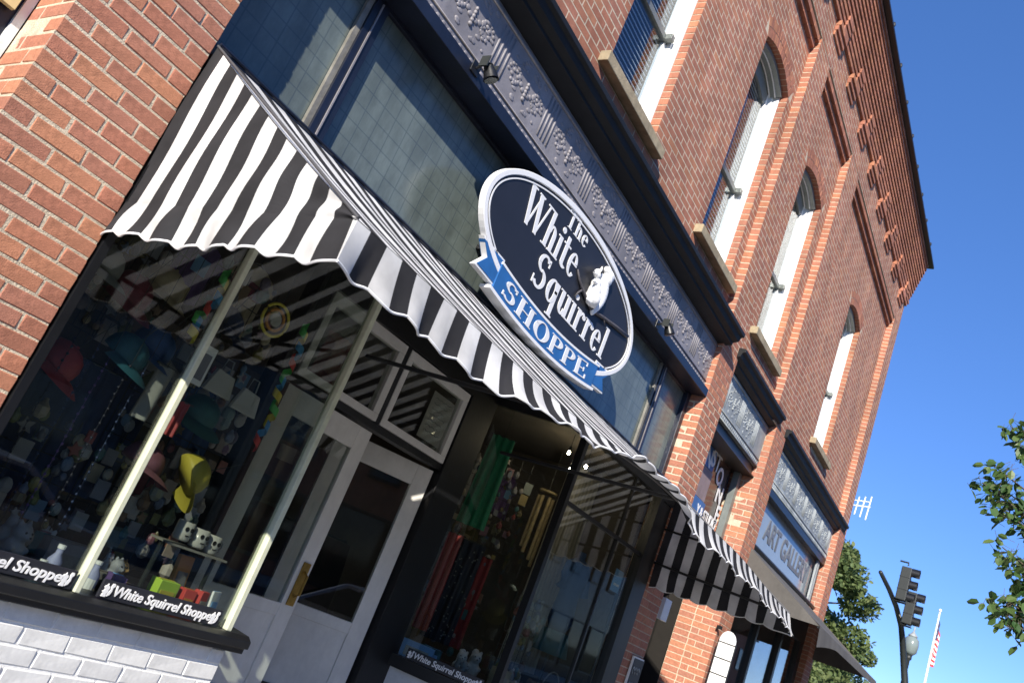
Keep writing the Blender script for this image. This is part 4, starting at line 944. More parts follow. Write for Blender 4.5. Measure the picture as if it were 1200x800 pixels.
carton('gift_box', 'lime green gift box on the window shelf', 'box', 2.70, 3.36, 1.09, .12, .07, .15, 'lime_paper', 'yellow_paper', .1); carton('book', 'tall orange brown book leaning on the window shelf', 'book', 2.84, 3.44, 1.09, .10, .025, .27, 'orange_paper', 'wood', .2, -.12)
carton('gift_box', 'red box beside the lime green box', 'box', 2.83, 3.345, 1.09, .07, .05, .14, 'red_paper', 'orange_paper'); carton('gift_box', 'deep red carton near the corner mullion', 'box', 2.91, 3.345, 1.09, .06, .05, .15, 'red_paper', 'cream_ceramic', .3)
carton('greeting_card', 'white and blue card leaning in the corner of the window', 'card', 2.965, 3.29, 1.09, .10, .012, .17, 'sign_white', 'sky_paper', .5, -.1)
plush('large grey plush squirrel near the brick pier', 2.03, 3.50, 1.09, .16, 'grey_plush', yaw=.3); plush('small grey plush squirrel left of the lit mullion', 1.86, 3.62, 1.09, .13, 'grey_plush', yaw=.5)
plush('grey plush squirrel behind the lime box', 2.56, 3.56, 1.09, .13, 'grey_plush', yaw=.4)
bottle('lilac bottle left of the lit mullion', 2.13, 3.34, 1.09, 'lilac', .17); bottle('blue bottle in front of the grey plush', 2.07, 3.31, 1.09, 'blue_paper', .10); bottle('lilac bottle right of the lit mullion', 2.32, 3.34, 1.09, 'lilac', .15)
carton('gift_box', 'dark wooden box behind the lilac bottles', 'box', 2.44, 3.44, 1.09, .16, .10, .10, 'wood', 'bark'); carton('gift_box', 'low grey box under the grey plush squirrels', 'box', 2.32, 3.60, 1.09, .24, .12, .16, 'frieze', 'wood')
gc = ['green_paper', 'yellow_paper', 'blue_paper', 'red_paper', 'green_paper', 'blue_paper', 'yellow_paper']
garland('short bright spiral garland beside the left mullion', [(2.24, 3.40, 2.62), (2.27, 3.40, 2.48), (2.22, 3.40, 2.36), (2.24, 3.40, 2.26)], gc)
garland('long bright spiral garland near the corner mullion', [(2.90, 3.52, 2.66), (2.94, 3.52, 2.5), (2.92, 3.52, 2.3), (2.97, 3.52, 2.15), (2.94, 3.52, 1.96)], gc+gc[:4])
rg = thing('ring_sign', 'yellow ringed round sign hanging high in the left window', 'sign', loc=(2.66, 3.46, 2.57)); 
for rad, mm in ((.085, 'yellow_paper'), (.055, 'orange_paper')): MB().tube([(rad*math.cos(t*math.pi/12), 0, rad*math.sin(t*math.pi/12)) for t in range(25)], .008, 8).build('ring', mm, rg, smooth=True)
MB().lathe([(.035, 0), (.035, .008)], (0, 0, 0), 18, Vector((0, -1, 0))).build('centre_disc', 'cream_ceramic', rg); MB().tube([(0, 0, .085), (0, 0, .6)], .002, 4).build('thread', 'steel', rg)
# right window
cloth('green_dress', 'long green garment hanging in the entrance side window', 'dress', 5.86, 4.10, 3.02, .20, .80, 'green_cloth', -1.0, 3, .02, taper=.25)
cloth('red_scarf', 'red scarf hanging left of the dark dotted scarf', 'scarf', 5.80, 4.15, 2.12, .13, .80, 'red_cloth', -1.0, 2, .015); cloth('red_scarf', 'red scarf hanging right of the dark dotted scarf', 'scarf', 6.42, 4.2, 2.06, .13, .80, 'red_cloth', -1.0, 2, .015)
ds = cloth('dark_scarf', 'dark dotted scarf hanging between two red scarves', 'scarf', 6.10, 4.18, 2.12, .26, .85, 'black_dotted', -1.0, 3, .02); r3 = random.Random(5)
dm = MB()
for k in range(60): dm.ball((r3.uniform(-.12, .12), -.024, -r3.uniform(.03, .82)), .007, .004, .007, 6, 4)
dm.build('dots', 'grey_cloth2', ds, kind='stuff')
bc = thing('bamboo_chime', 'bamboo wind chime hanging in the right window', 'wind chime', loc=(6.95, 4.15, 2.85)); MB().lathe([(.09, 0), (.09, .02)], (0, 0, 0), 16).build('top_disc', 'bamboo', bc); MB().tube([(0, 0, .02), (0, 0, .42)], .003, 5).build('cord', 'steel', bc)
for k in range(6): a = k*math.pi/3; MB().tube([(.07*math.cos(a), .07*math.sin(a), -.04), (.07*math.cos(a), .07*math.sin(a), -.45-.05*k)], .017, 8).build('bamboo_tube', 'bamboo', bc)
plush('white plush squirrel, left of the pair in the entrance side window', 6.0, 3.80, 1.09, .17, 'white_plush', yaw=-.9); plush('white plush squirrel, right of the pair in the entrance side window', 6.28, 3.85, 1.09, .19, 'white_plush', yaw=-.8)
carton('card_rack', 'pale blue card pack above the black board', 'card', 5.56, 3.92, 1.09, .26, .03, .15, 'sky_paper', 'cream_ceramic', -1.1, -.1); carton('card_rack', 'teal card pack beside the white plush squirrels', 'card', 5.72, 3.90, 1.09, .16, .03, .15, 'teal_cloth', 'sky_paper', -1.1, -.1)
mq = thing('dress_form', 'dress form in a dark blue top behind the right window', 'mannequin', loc=(7.02, 3.62, 1.09))
MB().lathe([(.10, .62), (.155, .70), (.14, .85), (.125, .95), (.165, 1.10), (.17, 1.18), (.12, 1.25), (.05, 1.28), (.048, 1.34)], (0, 0, 0), 18, sy=.65).build('torso', 'blue_cloth', mq, smooth=True)
for s_ in (-1, 1): MB().tube([(s_*.14, 0, 1.20), (s_*.20, -.01, 1.10), (s_*.235, -.02, .98)], [.055, .052, .05], 10).build('sleeve', 'blue_cloth', mq, smooth=True)
MB().lathe([(.155, .62), (.19, .52), (.22, .42), (.20, .42)], (0, 0, 0), 18, sy=.7).build('skirt', 'teal_cloth', mq, smooth=True); MB().tube([(0, 0, 0), (0, 0, .65)], .015, 8).build('stand', 'steel', mq); MB().lathe([(.14, 0), (.13, .02)], (0, 0, 0), 16).build('base', 'steel', mq)
nt_ = thing('price_card', 'light blue card stuck to the right window', 'card', loc=(7.06, 3.235, 2.20)); MB().box(-.085, .085, 0, .006, 0, .19).build('card', 'sky_paper', nt_); MB().box(-.06, .06, -.002, -.0005, .05, .07).build('printed_line', 'sign_white', nt_)
bk = thing('wire_basket', 'pale round basket under the dress form', 'basket', loc=(6.86, 3.42, 1.09)); MB().lathe([(.10, 0), (.15, .16), (.155, .17), (.14, .165), (.09, .012)], (0, 0, 0), 18).build('bowl', 'wood', bk); MB().tube([(.15*math.cos(t*math.pi/10), 0, .16+.14*math.sin(t*math.pi/10)) for t in range(11)], .007, 6).build('handle', 'wood', bk)
plush('brown plush squirrel at the bottom of the right window', 6.55, 3.42, 1.09, .15, pal('brown_plush', (.16, .12, .09), bump=.6, bscale=40), yaw=-.5)
for k, (x, y, z, lb) in enumerate(((6.29, 3.70, 3.13, 'lit bulb, upper left of three over the right window'), (6.66, 3.70, 3.13, 'lit bulb, right of three over the right window'), (6.44, 3.72, 3.02, 'lit bulb, lowest of three over the right window'))):
    o = thing('pendant_bulb', lb, 'lamp', 'bulbs over the right window', (x, y, z)); MB().ball((0, 0, 0), .014, .014, .017, 10, 7).build('bulb', 'bulb', o, smooth=True); MB().lathe([(.012, .02), (.012, .06)], (0, 0, 0), 10).build('socket', 'black', o); MB().tube([(0, 0, .06), (0, 0, 3.30-z)], .003, 5).build('flex', 'black', o)
tb = thing('strip_light', 'lit strip light deep inside the shop seen through the door', 'lamp', loc=(5.9, 6.6, 2.75)); MB().box(-.35, .35, -.05, .05, .03, .07).build('housing', 'sign_white', tb); MB().tube([(-.33, 0, .01), (.33, 0, .01)], .014, 8).build('tube', 'tube', tb); MB().tube([(0, 0, .07), (0, 0, .55)], .006, 5).build('hanging_rod', 'steel', tb)
pn_ = thing('paper_notice', 'handwritten paper notice taped inside the right transom light', 'notice', loc=(4.70, 4.016, 2.60)); MB().box(-.02, .27, 0, .003, 0, .36).build('paper', pal('paper', (.55, .50, .46), trans=.2), pn_)
for k in range(7): MB().tube([(.02+.02*i, -.003, .32-.042*k+.006*math.sin(i*2.1+k)) for i in range(11-(k % 3))], .0022, 4).build('handwriting', 'frieze', pn_)
cloth('red_banner', 'red and white cloth hung inside the left transom light', 'banner', 3.95, 4.35, 2.98, .30, .40, pal('red_white', (.35, .05, .06), noise=.5, nscale=30), 0, 3, .02)
for k, (x, m_, lb) in enumerate(((2.1, 'navy_cloth', 'navy clothes rack at the back left of the shop'), (5.2, 'grey_cloth2', 'grey clothes rack at the back of the shop'), (6.7, 'brown_board', 'brown clothes rack at the back right of the shop'))):
    o = thing('clothes_rack', lb, 'clothes rack', 'racks inside the shop', (x, 6.5, .25))
    for s_ in (-.5, .5): MB().tube([(s_, 0, 0), (s_, 0, 1.5)], .015, 6).build('post', 'steel', o)
    MB().tube([(-.5, 0, 1.5), (.5, 0, 1.5)], .015, 6).build('rail', 'steel', o)
    for q in range(7): MB().grid(lambda i, j, q=q: (-.42+.14*q+.03*math.sin(j*3), (i-.5)*.42*(1-.3*(1-j)), 1.48-.85*j), 6, 6).build('garment', m_, o, smooth=True, fix=False)

# denser goods behind the glass
def tshirt(label, x, y, z, m, yaw=0, sc_=1.0, print_=None, group='shirts hung in the windows'):
    o = thing('hanging_shirt', label, 'shirt', group, (x, y, z)); r = random.Random(label)
    W, Hh = .21*sc_, .56*sc_
    out = [(-.09*sc_, 0), (-.20*sc_, -.03*sc_), (-.33*sc_, -.17*sc_), (-.26*sc_, -.24*sc_), (-W, -.16*sc_), (-W*.95, -Hh), (W*.95, -Hh), (W, -.16*sc_), (.26*sc_, -.24*sc_), (.33*sc_, -.17*sc_), (.20*sc_, -.03*sc_), (.09*sc_, 0), (.0, -.05*sc_)]
    mb = MB(); n = 18; rows = 12
    def half(zz):                                     # half width of the shirt at a height
        if zz > -.03*sc_: return .20*sc_*(.5+.5*(-zz/(.03*sc_)))
        if zz > -.17*sc_: return .20*sc_+(.13*sc_)*((-zz-.03*sc_)/(.14*sc_))
        if zz > -.24*sc_: return .33*sc_-(.12*sc_)*((-zz-.17*sc_)/(.07*sc_))
        return W
    ph = r.uniform(0, 6)
    for side in (0, 1):
        mb.grid(lambda i, j: ((2*i-1)*half(-Hh*j), (.028+.012*j)*(1 if side else -1)*(1-(2*i-1)**2)**.5+.010*math.sin(i*19+ph+j*3)*(.3+j), -Hh*j-.012*math.sin(i*12+ph)*(j > .95)), n, rows)
    mb.build('garment', m, o, smooth=True, fix=False)
    MB().tube([(-.16*sc_, 0, -.02), (0, 0, .03), (.16*sc_, 0, -.02)], .005, 6).build('hanger', 'wood', o); MB().tube([(0, 0, .03), (0, 0, .09)], .003, 5).build('hook', 'steel', o)
    if print_: MB().grid(lambda i, j: ((i-.5)*.17*sc_, -.046-.004*math.sin(i*7), -.17*sc_-.15*sc_*j), 8, 4).build('printed_motif', print_, o, smooth=True, fix=False)
    o.rotation_euler.z = yaw; return o
pal('maroon_cloth', (.14, .02, .035), noise=.2); pal('olive_cloth', (.11, .10, .04), noise=.2); pal('sand_cloth', (.34, .28, .18), noise=.2); pal('teal_cloth2', (.02, .09, .08), noise=.2); pal('pink_cloth', (.16, .06, .08), noise=.2); pal('violet_cloth', (.12, .07, .22), noise=.2); pal('ochre_plush', (.38, .24, .08), bump=.6, bscale=40)
for x, y, z, m_, lb, pr in ((1.74, 4.05, 2.92, 'maroon_cloth', 'maroon shirt hung high by the brick pier', 'sand_cloth'), (2.12, 4.10, 2.95, 'olive_cloth', 'olive shirt hung high behind the caps', 'grey_cloth2'), (2.52, 4.12, 2.90, 'violet_cloth', 'violet shirt hung high right of the lit mullion', 'sky_paper'), (2.90, 4.12, 2.95, 'sand_cloth', 'sand coloured shirt hung high near the entrance', 'maroon_cloth'),
                           (1.84, 4.18, 2.25, 'teal_cloth2', 'teal shirt hung low by the brick pier', 'sand_cloth'), (2.66, 4.16, 2.22, 'grey_cloth2', 'grey shirt hung low behind the yellow cap', 'red_cloth'), (3.02, 4.14, 2.20, 'blue_cloth', 'blue shirt hung low near the entrance', 'sign_white')):
    tshirt(lb, x, y, z, m_, rng.uniform(-.2, .2), .62, pr)
for x, z, m_, lb, pr in ((5.95, 2.55, 'sand_cloth', 'sand shirt hung behind the red scarves', 'maroon_cloth'), (6.35, 2.95, 'grey_cloth2', 'grey shirt hung high in the right window', 'blue_cloth'), (6.75, 2.35, 'olive_cloth', 'olive shirt hung in the right window', 'sand_cloth'), (7.15, 2.95, 'violet_cloth', 'violet shirt hung high at the right end', 'sky_paper')):
    tshirt(lb, x, 4.75, z, m_, rng.uniform(-.2, .2), .75, pr)
for x, y, z, m_, lb in ((1.72, 3.46, 2.33, 'grey_cloth2', 'grey cap hung high by the brick pier'), (1.93, 3.52, 2.30, 'maroon_cloth', 'maroon cap hung between grey and sand caps'), (2.10, 3.60, 2.42, 'sand_cloth', 'sand coloured cap hung high left of the mullion'), (2.47, 3.58, 2.42, 'navy_cloth', 'navy cap hung high right of the lit mullion'), (2.62, 3.62, 1.98, 'teal_cloth2', 'teal green cap hung above the yellow cap'), (2.42, 3.56, 1.66, 'pink_cloth', 'pink cap hung right beside the lit mullion')):
    cap_(lb, x, y, z, m_, rng.uniform(-.5, .9), rng.uniform(.1, .6))
for k in range(6):
    x = 1.68+.085*k; o = thing('bead_string', ('first', 'second', 'third', 'fourth', 'fifth', 'sixth')[k]+' string of glass beads from the brick pier', 'beads', 'bead strings in the left window', (x, 3.36+.03*(k % 2), 2.05))
    MB().tube([(0, 0, 0), (0, 0, .9)], .0015, 4).build('thread', 'steel', o); bm_ = MB(); rb = random.Random(k)
    for q in range(22): bm_.ball((rb.uniform(-.004, .004), 0, -.03-.033*q), .006, .006, .0065, 8, 6)
    bm_.tube([(0, 0, 0), (0, 0, -.75)], .0012, 4)
    bm_.build('beads', ('navy_cloth', 'black_dotted', 'navy_cloth', 'violet_cloth', 'black_dotted', 'navy_cloth')[k], o, smooth=True, kind='stuff')
for x, y, s_, m_, lb in ((1.70, 3.44, .11, 'brown_plush', 'small brown plush squirrel against the brick pier'), (2.28, 3.72, .14, 'white_plush', 'white plush squirrel behind the lilac bottles'), (2.66, 3.66, .12, 'ochre_plush', 'ochre plush squirrel behind the mugs'), (6.90, 3.78, .15, 'white_plush', 'white plush squirrel beside the dress form'), (5.78, 3.62, .13, 'grey_plush', 'grey plush squirrel low at the corner of the right window')):
    if m_ == 'brown_plush': pal('brown_plush', (.16, .12, .09), bump=.6, bscale=40)
    plush(lb, x, y, 1.09, s_, m_, yaw=rng.uniform(-.6, .6))
for x, y, wx, wz, m_, m2, lb in ((1.76, 3.36, .10, .12, 'navy_cloth', 'grey_cloth2', 'small navy box at the brick pier'), (1.95, 3.34, .09, .07, 'sand_cloth', 'maroon_cloth', 'low sand coloured box by the pier'), (2.53, 3.36, .09, .09, 'maroon_cloth', 'sand_cloth', 'maroon box left of the lime box'), (2.42, 3.32, .06, .12, 'violet_cloth', 'sky_paper', 'slim violet box behind the board'),
                               (6.05, 3.45, .16, .20, 'sand_cloth', 'wood', 'sand coloured carton in the right window'), (6.25, 3.40, .12, .13, 'teal_cloth2', 'sand_cloth', 'teal carton in the right window'), (7.10, 3.40, .14, .24, 'maroon_cloth', 'sand_cloth', 'maroon carton at the right end of the window')):
    carton('gift_box', lb, 'box', x, y, 1.09, wx, .08, wz, m_, m2, rng.uniform(-.3, .3))
for x, z, w_, h_, m_, lb in ((1.80, 1.45, .20, .26, 'orange_paper', 'orange framed picture on the left display back'), (2.15, 1.40, .26, .34, 'sky_paper', 'sky blue framed picture on the left display back'), (2.52, 1.36, .22, .28, 'sand_cloth', 'sand toned framed picture behind the yellow cap'), (2.95, 1.42, .24, .34, 'maroon_cloth', 'maroon framed picture behind the mugs')):
    o = thing('framed_picture', lb, 'picture', 'pictures on the display back', (x, 4.295, z)); MB().box(-w_/2, w_/2, -.02, 0, 0, h_).build('frame', 'wood', o, bevel=.004); MB().box(-w_/2+.025, w_/2-.025, -.024, -.0205, .025, h_-.025).build('print', m_, o)
M['trinket'] = mat('trinket_colours', (.3, .3, .3), .45, island=1, col2=[(.03, .06, .15), (.30, .30, .28), (.03, .13, .13), (.18, .11, .06), (.40, .38, .35), (.06, .03, .04), (.10, .17, .26), (.24, .05, .05), (.11, .14, .06), (.32, .24, .07), (.28, .28, .3), (.04, .04, .05)])
def trinket_rack(label, x, y, z, wd, ht, seed, yaw=0, n=70):
    o = thing('trinket_rack', label, 'display rack', 'racks of small gifts', (x, y, z)); r = random.Random(seed); wire = MB(); t = MB()
    for q in range(int(ht/.11)+1): wire.tube([(-wd/2, 0, q*.11), (wd/2, 0, q*.11)], .0025, 4)
    for q in range(int(wd/.11)+1): wire.tube([(-wd/2+q*.11, .006, 0), (-wd/2+q*.11, .006, ht)], .0025, 4)
    wire.build('wire_grid', 'steel', o)
    for q in range(n):
        a, b = r.uniform(-wd/2, wd/2), r.uniform(.02, ht); kd = r.choice((0, 0, 1, 1, 2, 2, 3)); sz = r.uniform(.016, .042); yy = -.02-r.uniform(0, .05)
        if kd == 0: t.box(a-sz, a+sz, yy-.004, yy+.004, b-sz*1.3, b+sz*1.3)
        elif kd == 1: t.ball((a, yy, b), sz*.8, sz*.6, sz, 9, 6)
        elif kd == 2: t.lathe([(sz*.3, -sz), (sz*.8, -sz*.5), (sz*.8, sz*.4), (sz*.3, sz), (sz*.2, sz*1.4)], (a, yy, b), 9)
        else: t.prism([(a+sz*math.cos(w_)*(1 if i % 2 else .5), yy, b+sz*math.sin(w_)*(1 if i % 2 else .5)) for i, w_ in enumerate([h*math.pi/5 for h in range(10)])], (0, .008, 0))
    t.build('small_gifts', 'trinket', o, kind='stuff'); o.rotation_euler.z = yaw; return o
trinket_rack('wire rack of small gifts behind the hanging beads', 1.90, 3.66, 1.12, .62, .62, 1, .05, 80); trinket_rack('wire rack of small gifts right of the lit mullion', 2.62, 3.72, 1.20, .66, .95, 2, -.05, 110)
trinket_rack('wire rack of small gifts above the caps', 1.96, 3.70, 2.10, .60, .66, 3, .1, 70); trinket_rack('wire rack of small gifts near the ring sign', 2.72, 3.85, 2.20, .50, .60, 4, 0, 60)
trinket_rack('wire rack of small gifts behind the red scarves', 6.15, 4.45, 1.20, .9, .9, 5, -.6, 110); trinket_rack('wire rack of small gifts above the red scarves', 6.30, 4.40, 2.15, .8, .85, 6, -.6, 90); trinket_rack('wire rack of small gifts left of the dress form', 6.35, 3.60, 1.12, .55, .75, 7, .1, 80)
for q, (x, y, lb) in enumerate(((1.75, 3.30, 'row of small ornaments by the brick pier'), (2.40, 3.29, 'row of small ornaments right of the lit mullion'), (6.1, 3.34, 'row of small ornaments at the right window corner'), (6.8, 3.33, 'row of small ornaments under the dress form'))):
    o = thing('ornament_row', lb, 'ornaments', 'rows of ornaments on the shelves', (x, y, 1.09)); t = MB(); r = random.Random(q+40)
    for i in range(16):
        a, d_, h_ = r.uniform(-.28, .26), r.uniform(0, .14), r.uniform(.03, .085)
        if r.random() < .5: t.lathe([(h_*.35, 0), (h_*.42, h_*.3), (h_*.25, h_*.6), (h_*.30, h_*.8), (h_*.12, h_)], (a, d_, 0), 9)
        else: t.box(a-h_*.4, a+h_*.4, d_-h_*.25, d_+h_*.25, 0, h_)
    t.build('ornaments', 'trinket', o, kind='stuff')
for k, (x, lb) in enumerate(((7.06, 'pale drape behind the dress form'), (7.38, 'pale drape at the right end of the window'))):
    cloth('window_drape', lb, 'curtain', x, 3.98, 3.22, .34, 1.95, pal('grey_drape', (.40, .38, .32), noise=.15), 0, 5, .03)

# ------------------------------------------------------------------ street furniture far right
SIGPOLE = [(28.9, 2.9, -.1), (28.85, 3.2, 3.0), (28.7, 3.5, 4.2), (28.5, 3.77, 5.3), (28.0, 3.84, 5.67), (26.5, 3.86, 5.92), (25.0, 3.9, 6.06), (23.5, 3.95, 6.16)]
SIGR = [.12, .11, .10, .09, .08, .07, .06, .05]
SIGHEADS = [(25.6, 3.66, 6.42, (25.6, 3.88, 6.0)), (27.0, 3.58, 6.05, (27.0, 3.86, 5.85))]
LAMP = (31.0, 3.84, 5.75); FLAG = (55.0, 5.75, 11.0); ANT = (30.0, 6.16, 9.5)
NTB = (8.3, -1.15, 0.0)
TIPS = [(7.0, 0.64, 3.86), (7.1, 0.54, 3.75), (7.2, 0.45, 3.87), (7.3, 0.37, 3.72), (7.2, 0.54, 4.42), (7.2, 0.46, 4.26), (7.0, 0.59, 4.01), (7.0, 0.43, 3.41), (7.0, 0.41, 2.98), (7.2, 0.34, 3.36), (7.2, 0.29, 3.19), (7.1, 0.36, 3.08), (7.2, 0.28, 3.0)]
FARTREES = [('tall green tree right behind the building corner', 25.5, 6.2, 7.2, 2.5, 1), ('rounded green tree below the traffic signal', 41.0, 8.3, 6.6, 3.0, 2), ('green tree seen under the grey awning', 31.0, 7.6, 5.2, 2.6, 3)]
sg = thing('traffic_signal', 'two dark traffic signal heads on a curved mast arm', 'traffic light', loc=(28.6, 3.1, -.1)); SGI = Matrix.Translation((-28.6, -3.1, .1))
def P3(x, y, z): return (x, y, z)
def sgp(mb, name, m, parent=None, **k):
    o = mb.build(name, m, **k); o.parent = parent or sg
    if parent is None: o.matrix_parent_inverse = SGI
    return o
sgp(MB().tube(SIGPOLE, SIGR, 10), 'mast_pole', 'steel', smooth=True)
for hx, hy, hz, b_ in SIGHEADS:
    h = sgp(MB().box(hx-.13, hx+.13, hy-.13, hy+.13, hz-.46, hz+.46), 'signal_head', 'steel', bevel=.02)
    for k in range(3):
        z = hz+.34-.34*k
        sgp(MB().grid(lambda i, j: (hx+.13*math.cos((i-.15)*math.pi*1.4+math.pi*.3*0), hy-.13-.20*j, z+.14*math.sin((i*1.4-.2)*math.pi)), 12, 3), 'visor', 'black', h, smooth=True, fix=False)
        sgp(MB().lathe([(.11, 0), (.10, .03), (.02, .05)], (hx, hy-.13, z), 12, Vector((0, -1, 0))), 'lens', pal(('red_lens', 'amber_lens', 'green_lens')[k], ((.12, .01, .01), (.12, .06, .01), (.01, .10, .05))[k], rough=.2), h)
        sgp(MB().box(hx-.14, hx+.14, hy-.14, hy+.14, z-.172, z-.164), 'section_joint', 'rubber', h)
    sgp(MB().tube([(hx, hy, hz-.52), b_], .035, 8), 'bracket', 'steel', h); sgp(MB().tube([(hx, hy, hz+.52), (hx, hy, hz+.60), (b_[0], b_[1], hz+.60)], .025, 8), 'bracket', 'steel', h)
LX, LY, LZ = LAMP
lp = thing('street_lamp', 'street lamp with acorn glass globe behind the mast pole', 'street lamp', loc=(LX, LY, -.1))
MB().lathe([(.22, 0), (.22, .3), (.12, .5), (.075, .9), (.06, LZ-.55), (.10, LZ-.5), (.10, LZ-.38)], (0, 0, 0), 14).build('post', 'steel', lp, smooth=True)
MB().lathe([(.10, LZ-.38), (.20, LZ-.28), (.23, LZ-.05), (.20, LZ+.14), (.10, LZ+.22)], (0, 0, 0), 16).build('globe', pal('globe_glass', (.20, .24, .23), rough=.2), lp, smooth=True)
MB().lathe([(.13, LZ+.20), (.15, LZ+.23), (.05, LZ+.34), (.02, LZ+.40), (.035, LZ+.45), (.008, LZ+.55)], (0, 0, 0), 12).build('finial', 'frieze_pale', lp, smooth=True)
FX, FY, FZ = FLAG
fl = thing('flagpole', 'white flagpole with a limp red and white striped flag', 'flagpole', loc=(FX, FY, -.1))
MB().tube([(0, 0, 0), (0, 0, FZ)], [.09, .045], 10).build('pole', 'white_paint', fl, smooth=True); MB().ball((0, 0, FZ+.1), .09, .09, .1, 10, 6).build('truck_ball', 'white_paint', fl)
def flg(i, j, lo_=0., hi=1.):
    s = lo_+(hi-lo_)*i; a = s*7.; return (.06+.20*s+.07*math.sin(a*2), -.10*math.sin(a)-.16*s, FZ-.35-2.0*j-.75*s-.12*math.sin(a+j*3))
for k in range(13):
    MB().grid(lambda i, j, k=k: flg(i, (k+j)/13, .0 if k > 6 else .36), 16, 1).build('stripe', 'red_paper' if k % 2 == 0 else 'sign_white', fl, smooth=True, fix=False)
MB().grid(lambda i, j: flg(i, j*7/13, 0, .36), 10, 4).build('canton', 'blue_cloth', fl, smooth=True, fix=False)
AXX, AYY, AZZ = ANT
an = thing('roof_aerial', 'white television aerial on a mast behind the building corner', 'aerial', loc=(AXX, AYY, -.1))
MB().tube([(0, .8, 0), (0, .8, AZZ+.25)], .025, 8).build('mast', 'steel', an)
MB().tube([(0, .85, AZZ-.09), (0, -.35, AZZ+.05)], .022, 6).build('boom', 'white_paint', an)
for k in range(4):
    t = -.28+.19*k; MB().tube([(0, t, AZZ-.42+.05*k), (0, t-.03, AZZ+.42-.05*k)], .022, 6).build('element', 'white_paint', an)
MB().tube([(0, -.3, AZZ+.22), (0, .32, AZZ+.16)], .018, 6).build('cross_bar', 'white_paint', an)

# ------------------------------------------------------------------ trees
def leaf_faces(mb, c, s, d, nrm):
    d = d.normalized(); sd_ = d.cross(nrm); 
    if sd_.length < .01: sd_ = d.orthogonal()
    sd_.normalize(); n = sd_.cross(d)
    o = len(mb.v); pts = [(0, 0, 0), (.30, .30, .05), (.72, .27, .03), (1, 0, -.06), (.72, -.27, .03), (.30, -.30, .05), (.5, 0, -.03)]
    mb.v += [tuple(c+d*(a*s)+sd_*(b*s)+n*(h*s)) for a, b, h in pts]
    mb.f += [(o, o+1, o+6), (o+1, o+2, o+6), (o+2, o+3, o+6), (o+3, o+4, o+6), (o+4, o+5, o+6), (o+5, o, o+6)]
def rv(r): 
    while True:
        v = Vector((r.uniform(-1, 1), r.uniform(-1, 1), r.uniform(-1, 1)))
        if .05 < v.length < 1: return v
# street tree close by, its twigs reaching into the frame
NT = thing('street_tree', 'leafy street tree whose nearest twigs hang into the right of the frame', 'tree', loc=NTB)
tr_ = random.Random(11); base = Vector(NTB); trunk = MB(); trunk.tube([(0, 0, 0), (.03, .02, 1.2), (0, .05, 2.2), (.05, .0, 3.4), (0, 0, 4.6), (.05, .05, 6.0)], [.14, .11, .10, .08, .05, .02], 10)
crown = MB(); twig = MB()
tips = [Vector(t)-base for t in TIPS]
for k in range(46):
    v = rv(tr_); v.z *= 1.1; tips.append(Vector((v.x*1.75+.5, v.y*1.35-1.0, 4.6+v.z*1.6)))
for k, tp in enumerate(tips):
    st = Vector((.02, .02, max(2.1, min(4.8, tp.z-.9)))); mid = st.lerp(tp, .5)+Vector((0, 0, .12))
    twig.tube([st, mid, tp], [.028, .014, .004], 5)
    near = k < len(TIPS)
    for q in range(44 if near else 44):
        if near: c = st.lerp(tp, 1-abs(tr_.gauss(0, .07)))+rv(tr_)*.10
        else: c = st.lerp(tp, tr_.uniform(.45, 1.0))+rv(tr_)*.30
        dd = (rv(tr_)+Vector((-.3, .2, -.6))); twig.tube([c-dd.normalized()*.05, c], .0016, 3, False) if near else None
        leaf_faces(crown, c, tr_.uniform(.060, .100), dd, rv(tr_)+Vector((0, 0, .8)))
trunk.build('trunk', 'bark', NT, smooth=True); twig.build('twigs', 'bark', NT, kind='stuff'); crown.build('crown', 'leaf_near', NT, kind='stuff', fix=False)
def far_tree(label, x, y, h, rad, seed, nl=24000, lobes=34, narrow=1.0):
    r = random.Random(seed); o = thing('far_tree', label, 'tree', 'trees beyond the building', (x, y, -.15))
    MB().tube([(0, 0, 0), (.1, 0, h*.3), (0, .1, h*.6), (.05, 0, h*.92)], [h*.022, h*.018, h*.011, .02], 8).build('trunk', 'bark', o, smooth=True)
    cr = MB(); lb = MB(); cs = []
    for k in range(lobes):
        v = rv(r); t = r.uniform(.22, 1); prof = math.sin(math.pi*min(1, .12+.88*(1-t)**.8))*1.0
        c = Vector((v.x*rad*prof*narrow, v.y*rad*prof*narrow, h*(.20+.76*t))); cs.append((c, rad*r.uniform(.22, .40)*(1.1-.5*t)))
        lb.tube([(0, 0, c.z-h*.12), tuple(c*.5+Vector((0, 0, c.z*.5-h*.03))), tuple(c)], [h*.006, h*.004, .01], 5)
    lb.build('limbs', 'bark', o)
    for k in range(nl):
        c, rr = cs[k % lobes]; v = rv(r).normalized()*rr*r.uniform(.55, 1.08); v.z *= .75
        leaf_faces(cr, c+v, r.uniform(.09, .17), rv(r), rv(r)+Vector((0, 0, .7)))
    cr.build('crown', 'leaf_far', o, kind='stuff', fix=False)
for a in FARTREES: far_tree(*a)

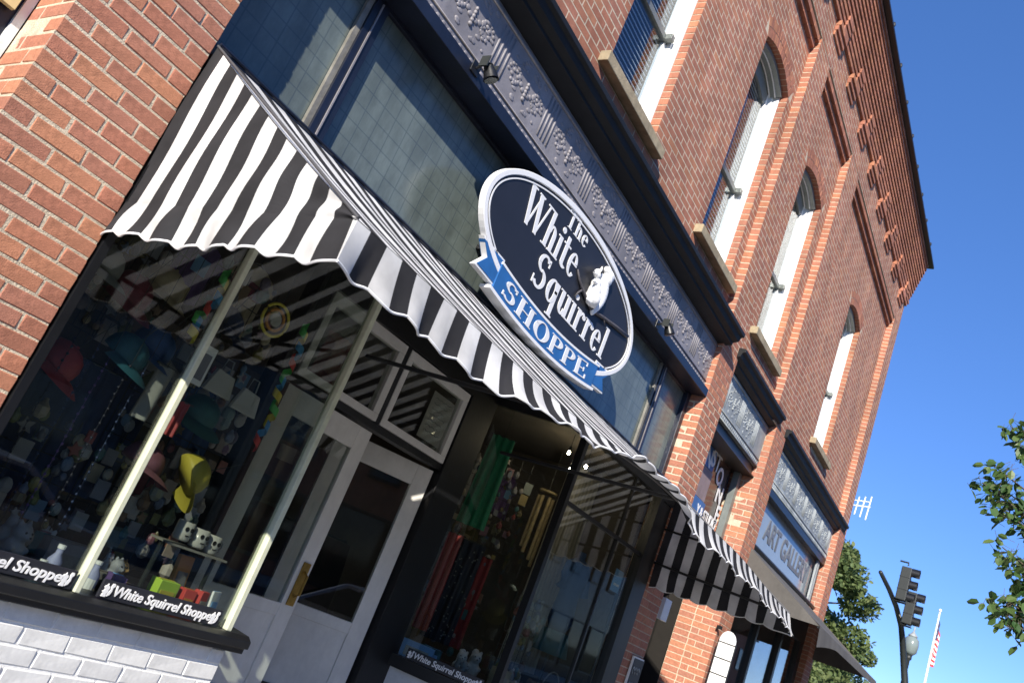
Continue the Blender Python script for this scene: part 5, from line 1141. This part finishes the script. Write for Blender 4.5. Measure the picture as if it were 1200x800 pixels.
# ------------------------------------------------------------------ across the street (seen only as reflections)
def far_house(x0, x1, h, m, label):
    o = thing('shop_house', label, 'building', 'shops across the street', (x0, -14, 0)); w_ = x1-x0
    MB().box(0, w_, -9, 0, 0, h).build('wall', m, o); MB().box(-.1, w_+.1, -.2, .25, h-.5, h).build('cornice', 'wood', o)
    n = int(w_/2.2)
    for k in range(n):
        x = (k+.5)*w_/n
        f = MB().box(x-.5, x+.5, .002, .08, h*.58, h*.58+1.7).build('window', 'dark_frame', o); MB().box(x-.42, x+.42, .081, .09, h*.58+.1, h*.58+1.6).build('pane', 'carglass', f)
        f = MB().box(x-.95, x+.95, .002, .08, .5, 2.9).build('shop_window', 'dark_frame', o); MB().box(x-.85, x+.85, .081, .09, .6, 2.8).build('pane', 'carglass', f)
    return o
for k, (a_, b_, h_, m_, lb) in enumerate(((-8, 5, 6.6, 'brick_far', 'low red brick shops across the street, nearest the car'), (5.1, 17, 7.4, 'brown_board', 'dark painted shops across the street'), (17.1, 31, 7.0, 'brick_far', 'red brick shops across the street beyond the dark ones'), (31.1, 50, 8.5, 'brown_board', 'tall brown shops across the street'), (50.1, 75, 8.0, 'brick_far', 'red brick shops at the far end across the street'))): far_house(a_, b_, h_, m_, lb)
car = thing('parked_car', 'silver parked car at the kerb, mirrored in the shop window', 'car', loc=(4.0, -3.2, -.12))
prof = [(-2.2, .35), (-2.25, .62), (-2.1, .80), (-1.1, .92), (-.45, 1.38), (.85, 1.42), (1.6, .98), (2.15, .92), (2.25, .6), (2.2, .32)]
MB().prism([(a, -.86, b) for a, b in prof], (0, 1.72, 0)).build('body', 'carpaint', car, bevel=.06)
for yy in (-.872, .866): MB().prism([(-.95, yy, .95), (-.40, yy, 1.32), (.80, yy, 1.35), (1.38, yy, .98)], (0, .006, 0)).build('side_window', 'carglass', car)
MB().prism([(-1.06, -.75, .96), (-1.06, .75, .96), (-.50, .68, 1.36), (-.50, -.68, 1.36)], (-.02, 0, .03)).build('windscreen', 'carglass', car)
for xx in (-1.4, 1.4):
    for yy in (-.80, .80):
        wl = MB().lathe([(.20, -.1), (.31, -.1), (.33, 0), (.31, .1), (.20, .1)], (xx, yy, .33), 20, Vector((0, 1, 0))).build('wheel', 'rubber', car); MB().lathe([(.19, -.105), (.19, .105)], (xx, yy, .33), 14, Vector((0, 1, 0))).build('rim', 'chrome', wl)
for yy in (-.62, .62): MB().box(-2.27, -2.2, yy-.16, yy+.16, .60, .74).build('headlight', 'globe_glass', car, bevel=.02); MB().box(2.2, 2.27, yy-.16, yy+.16, .66, .82).build('tail_light', 'red_paper', car, bevel=.02)
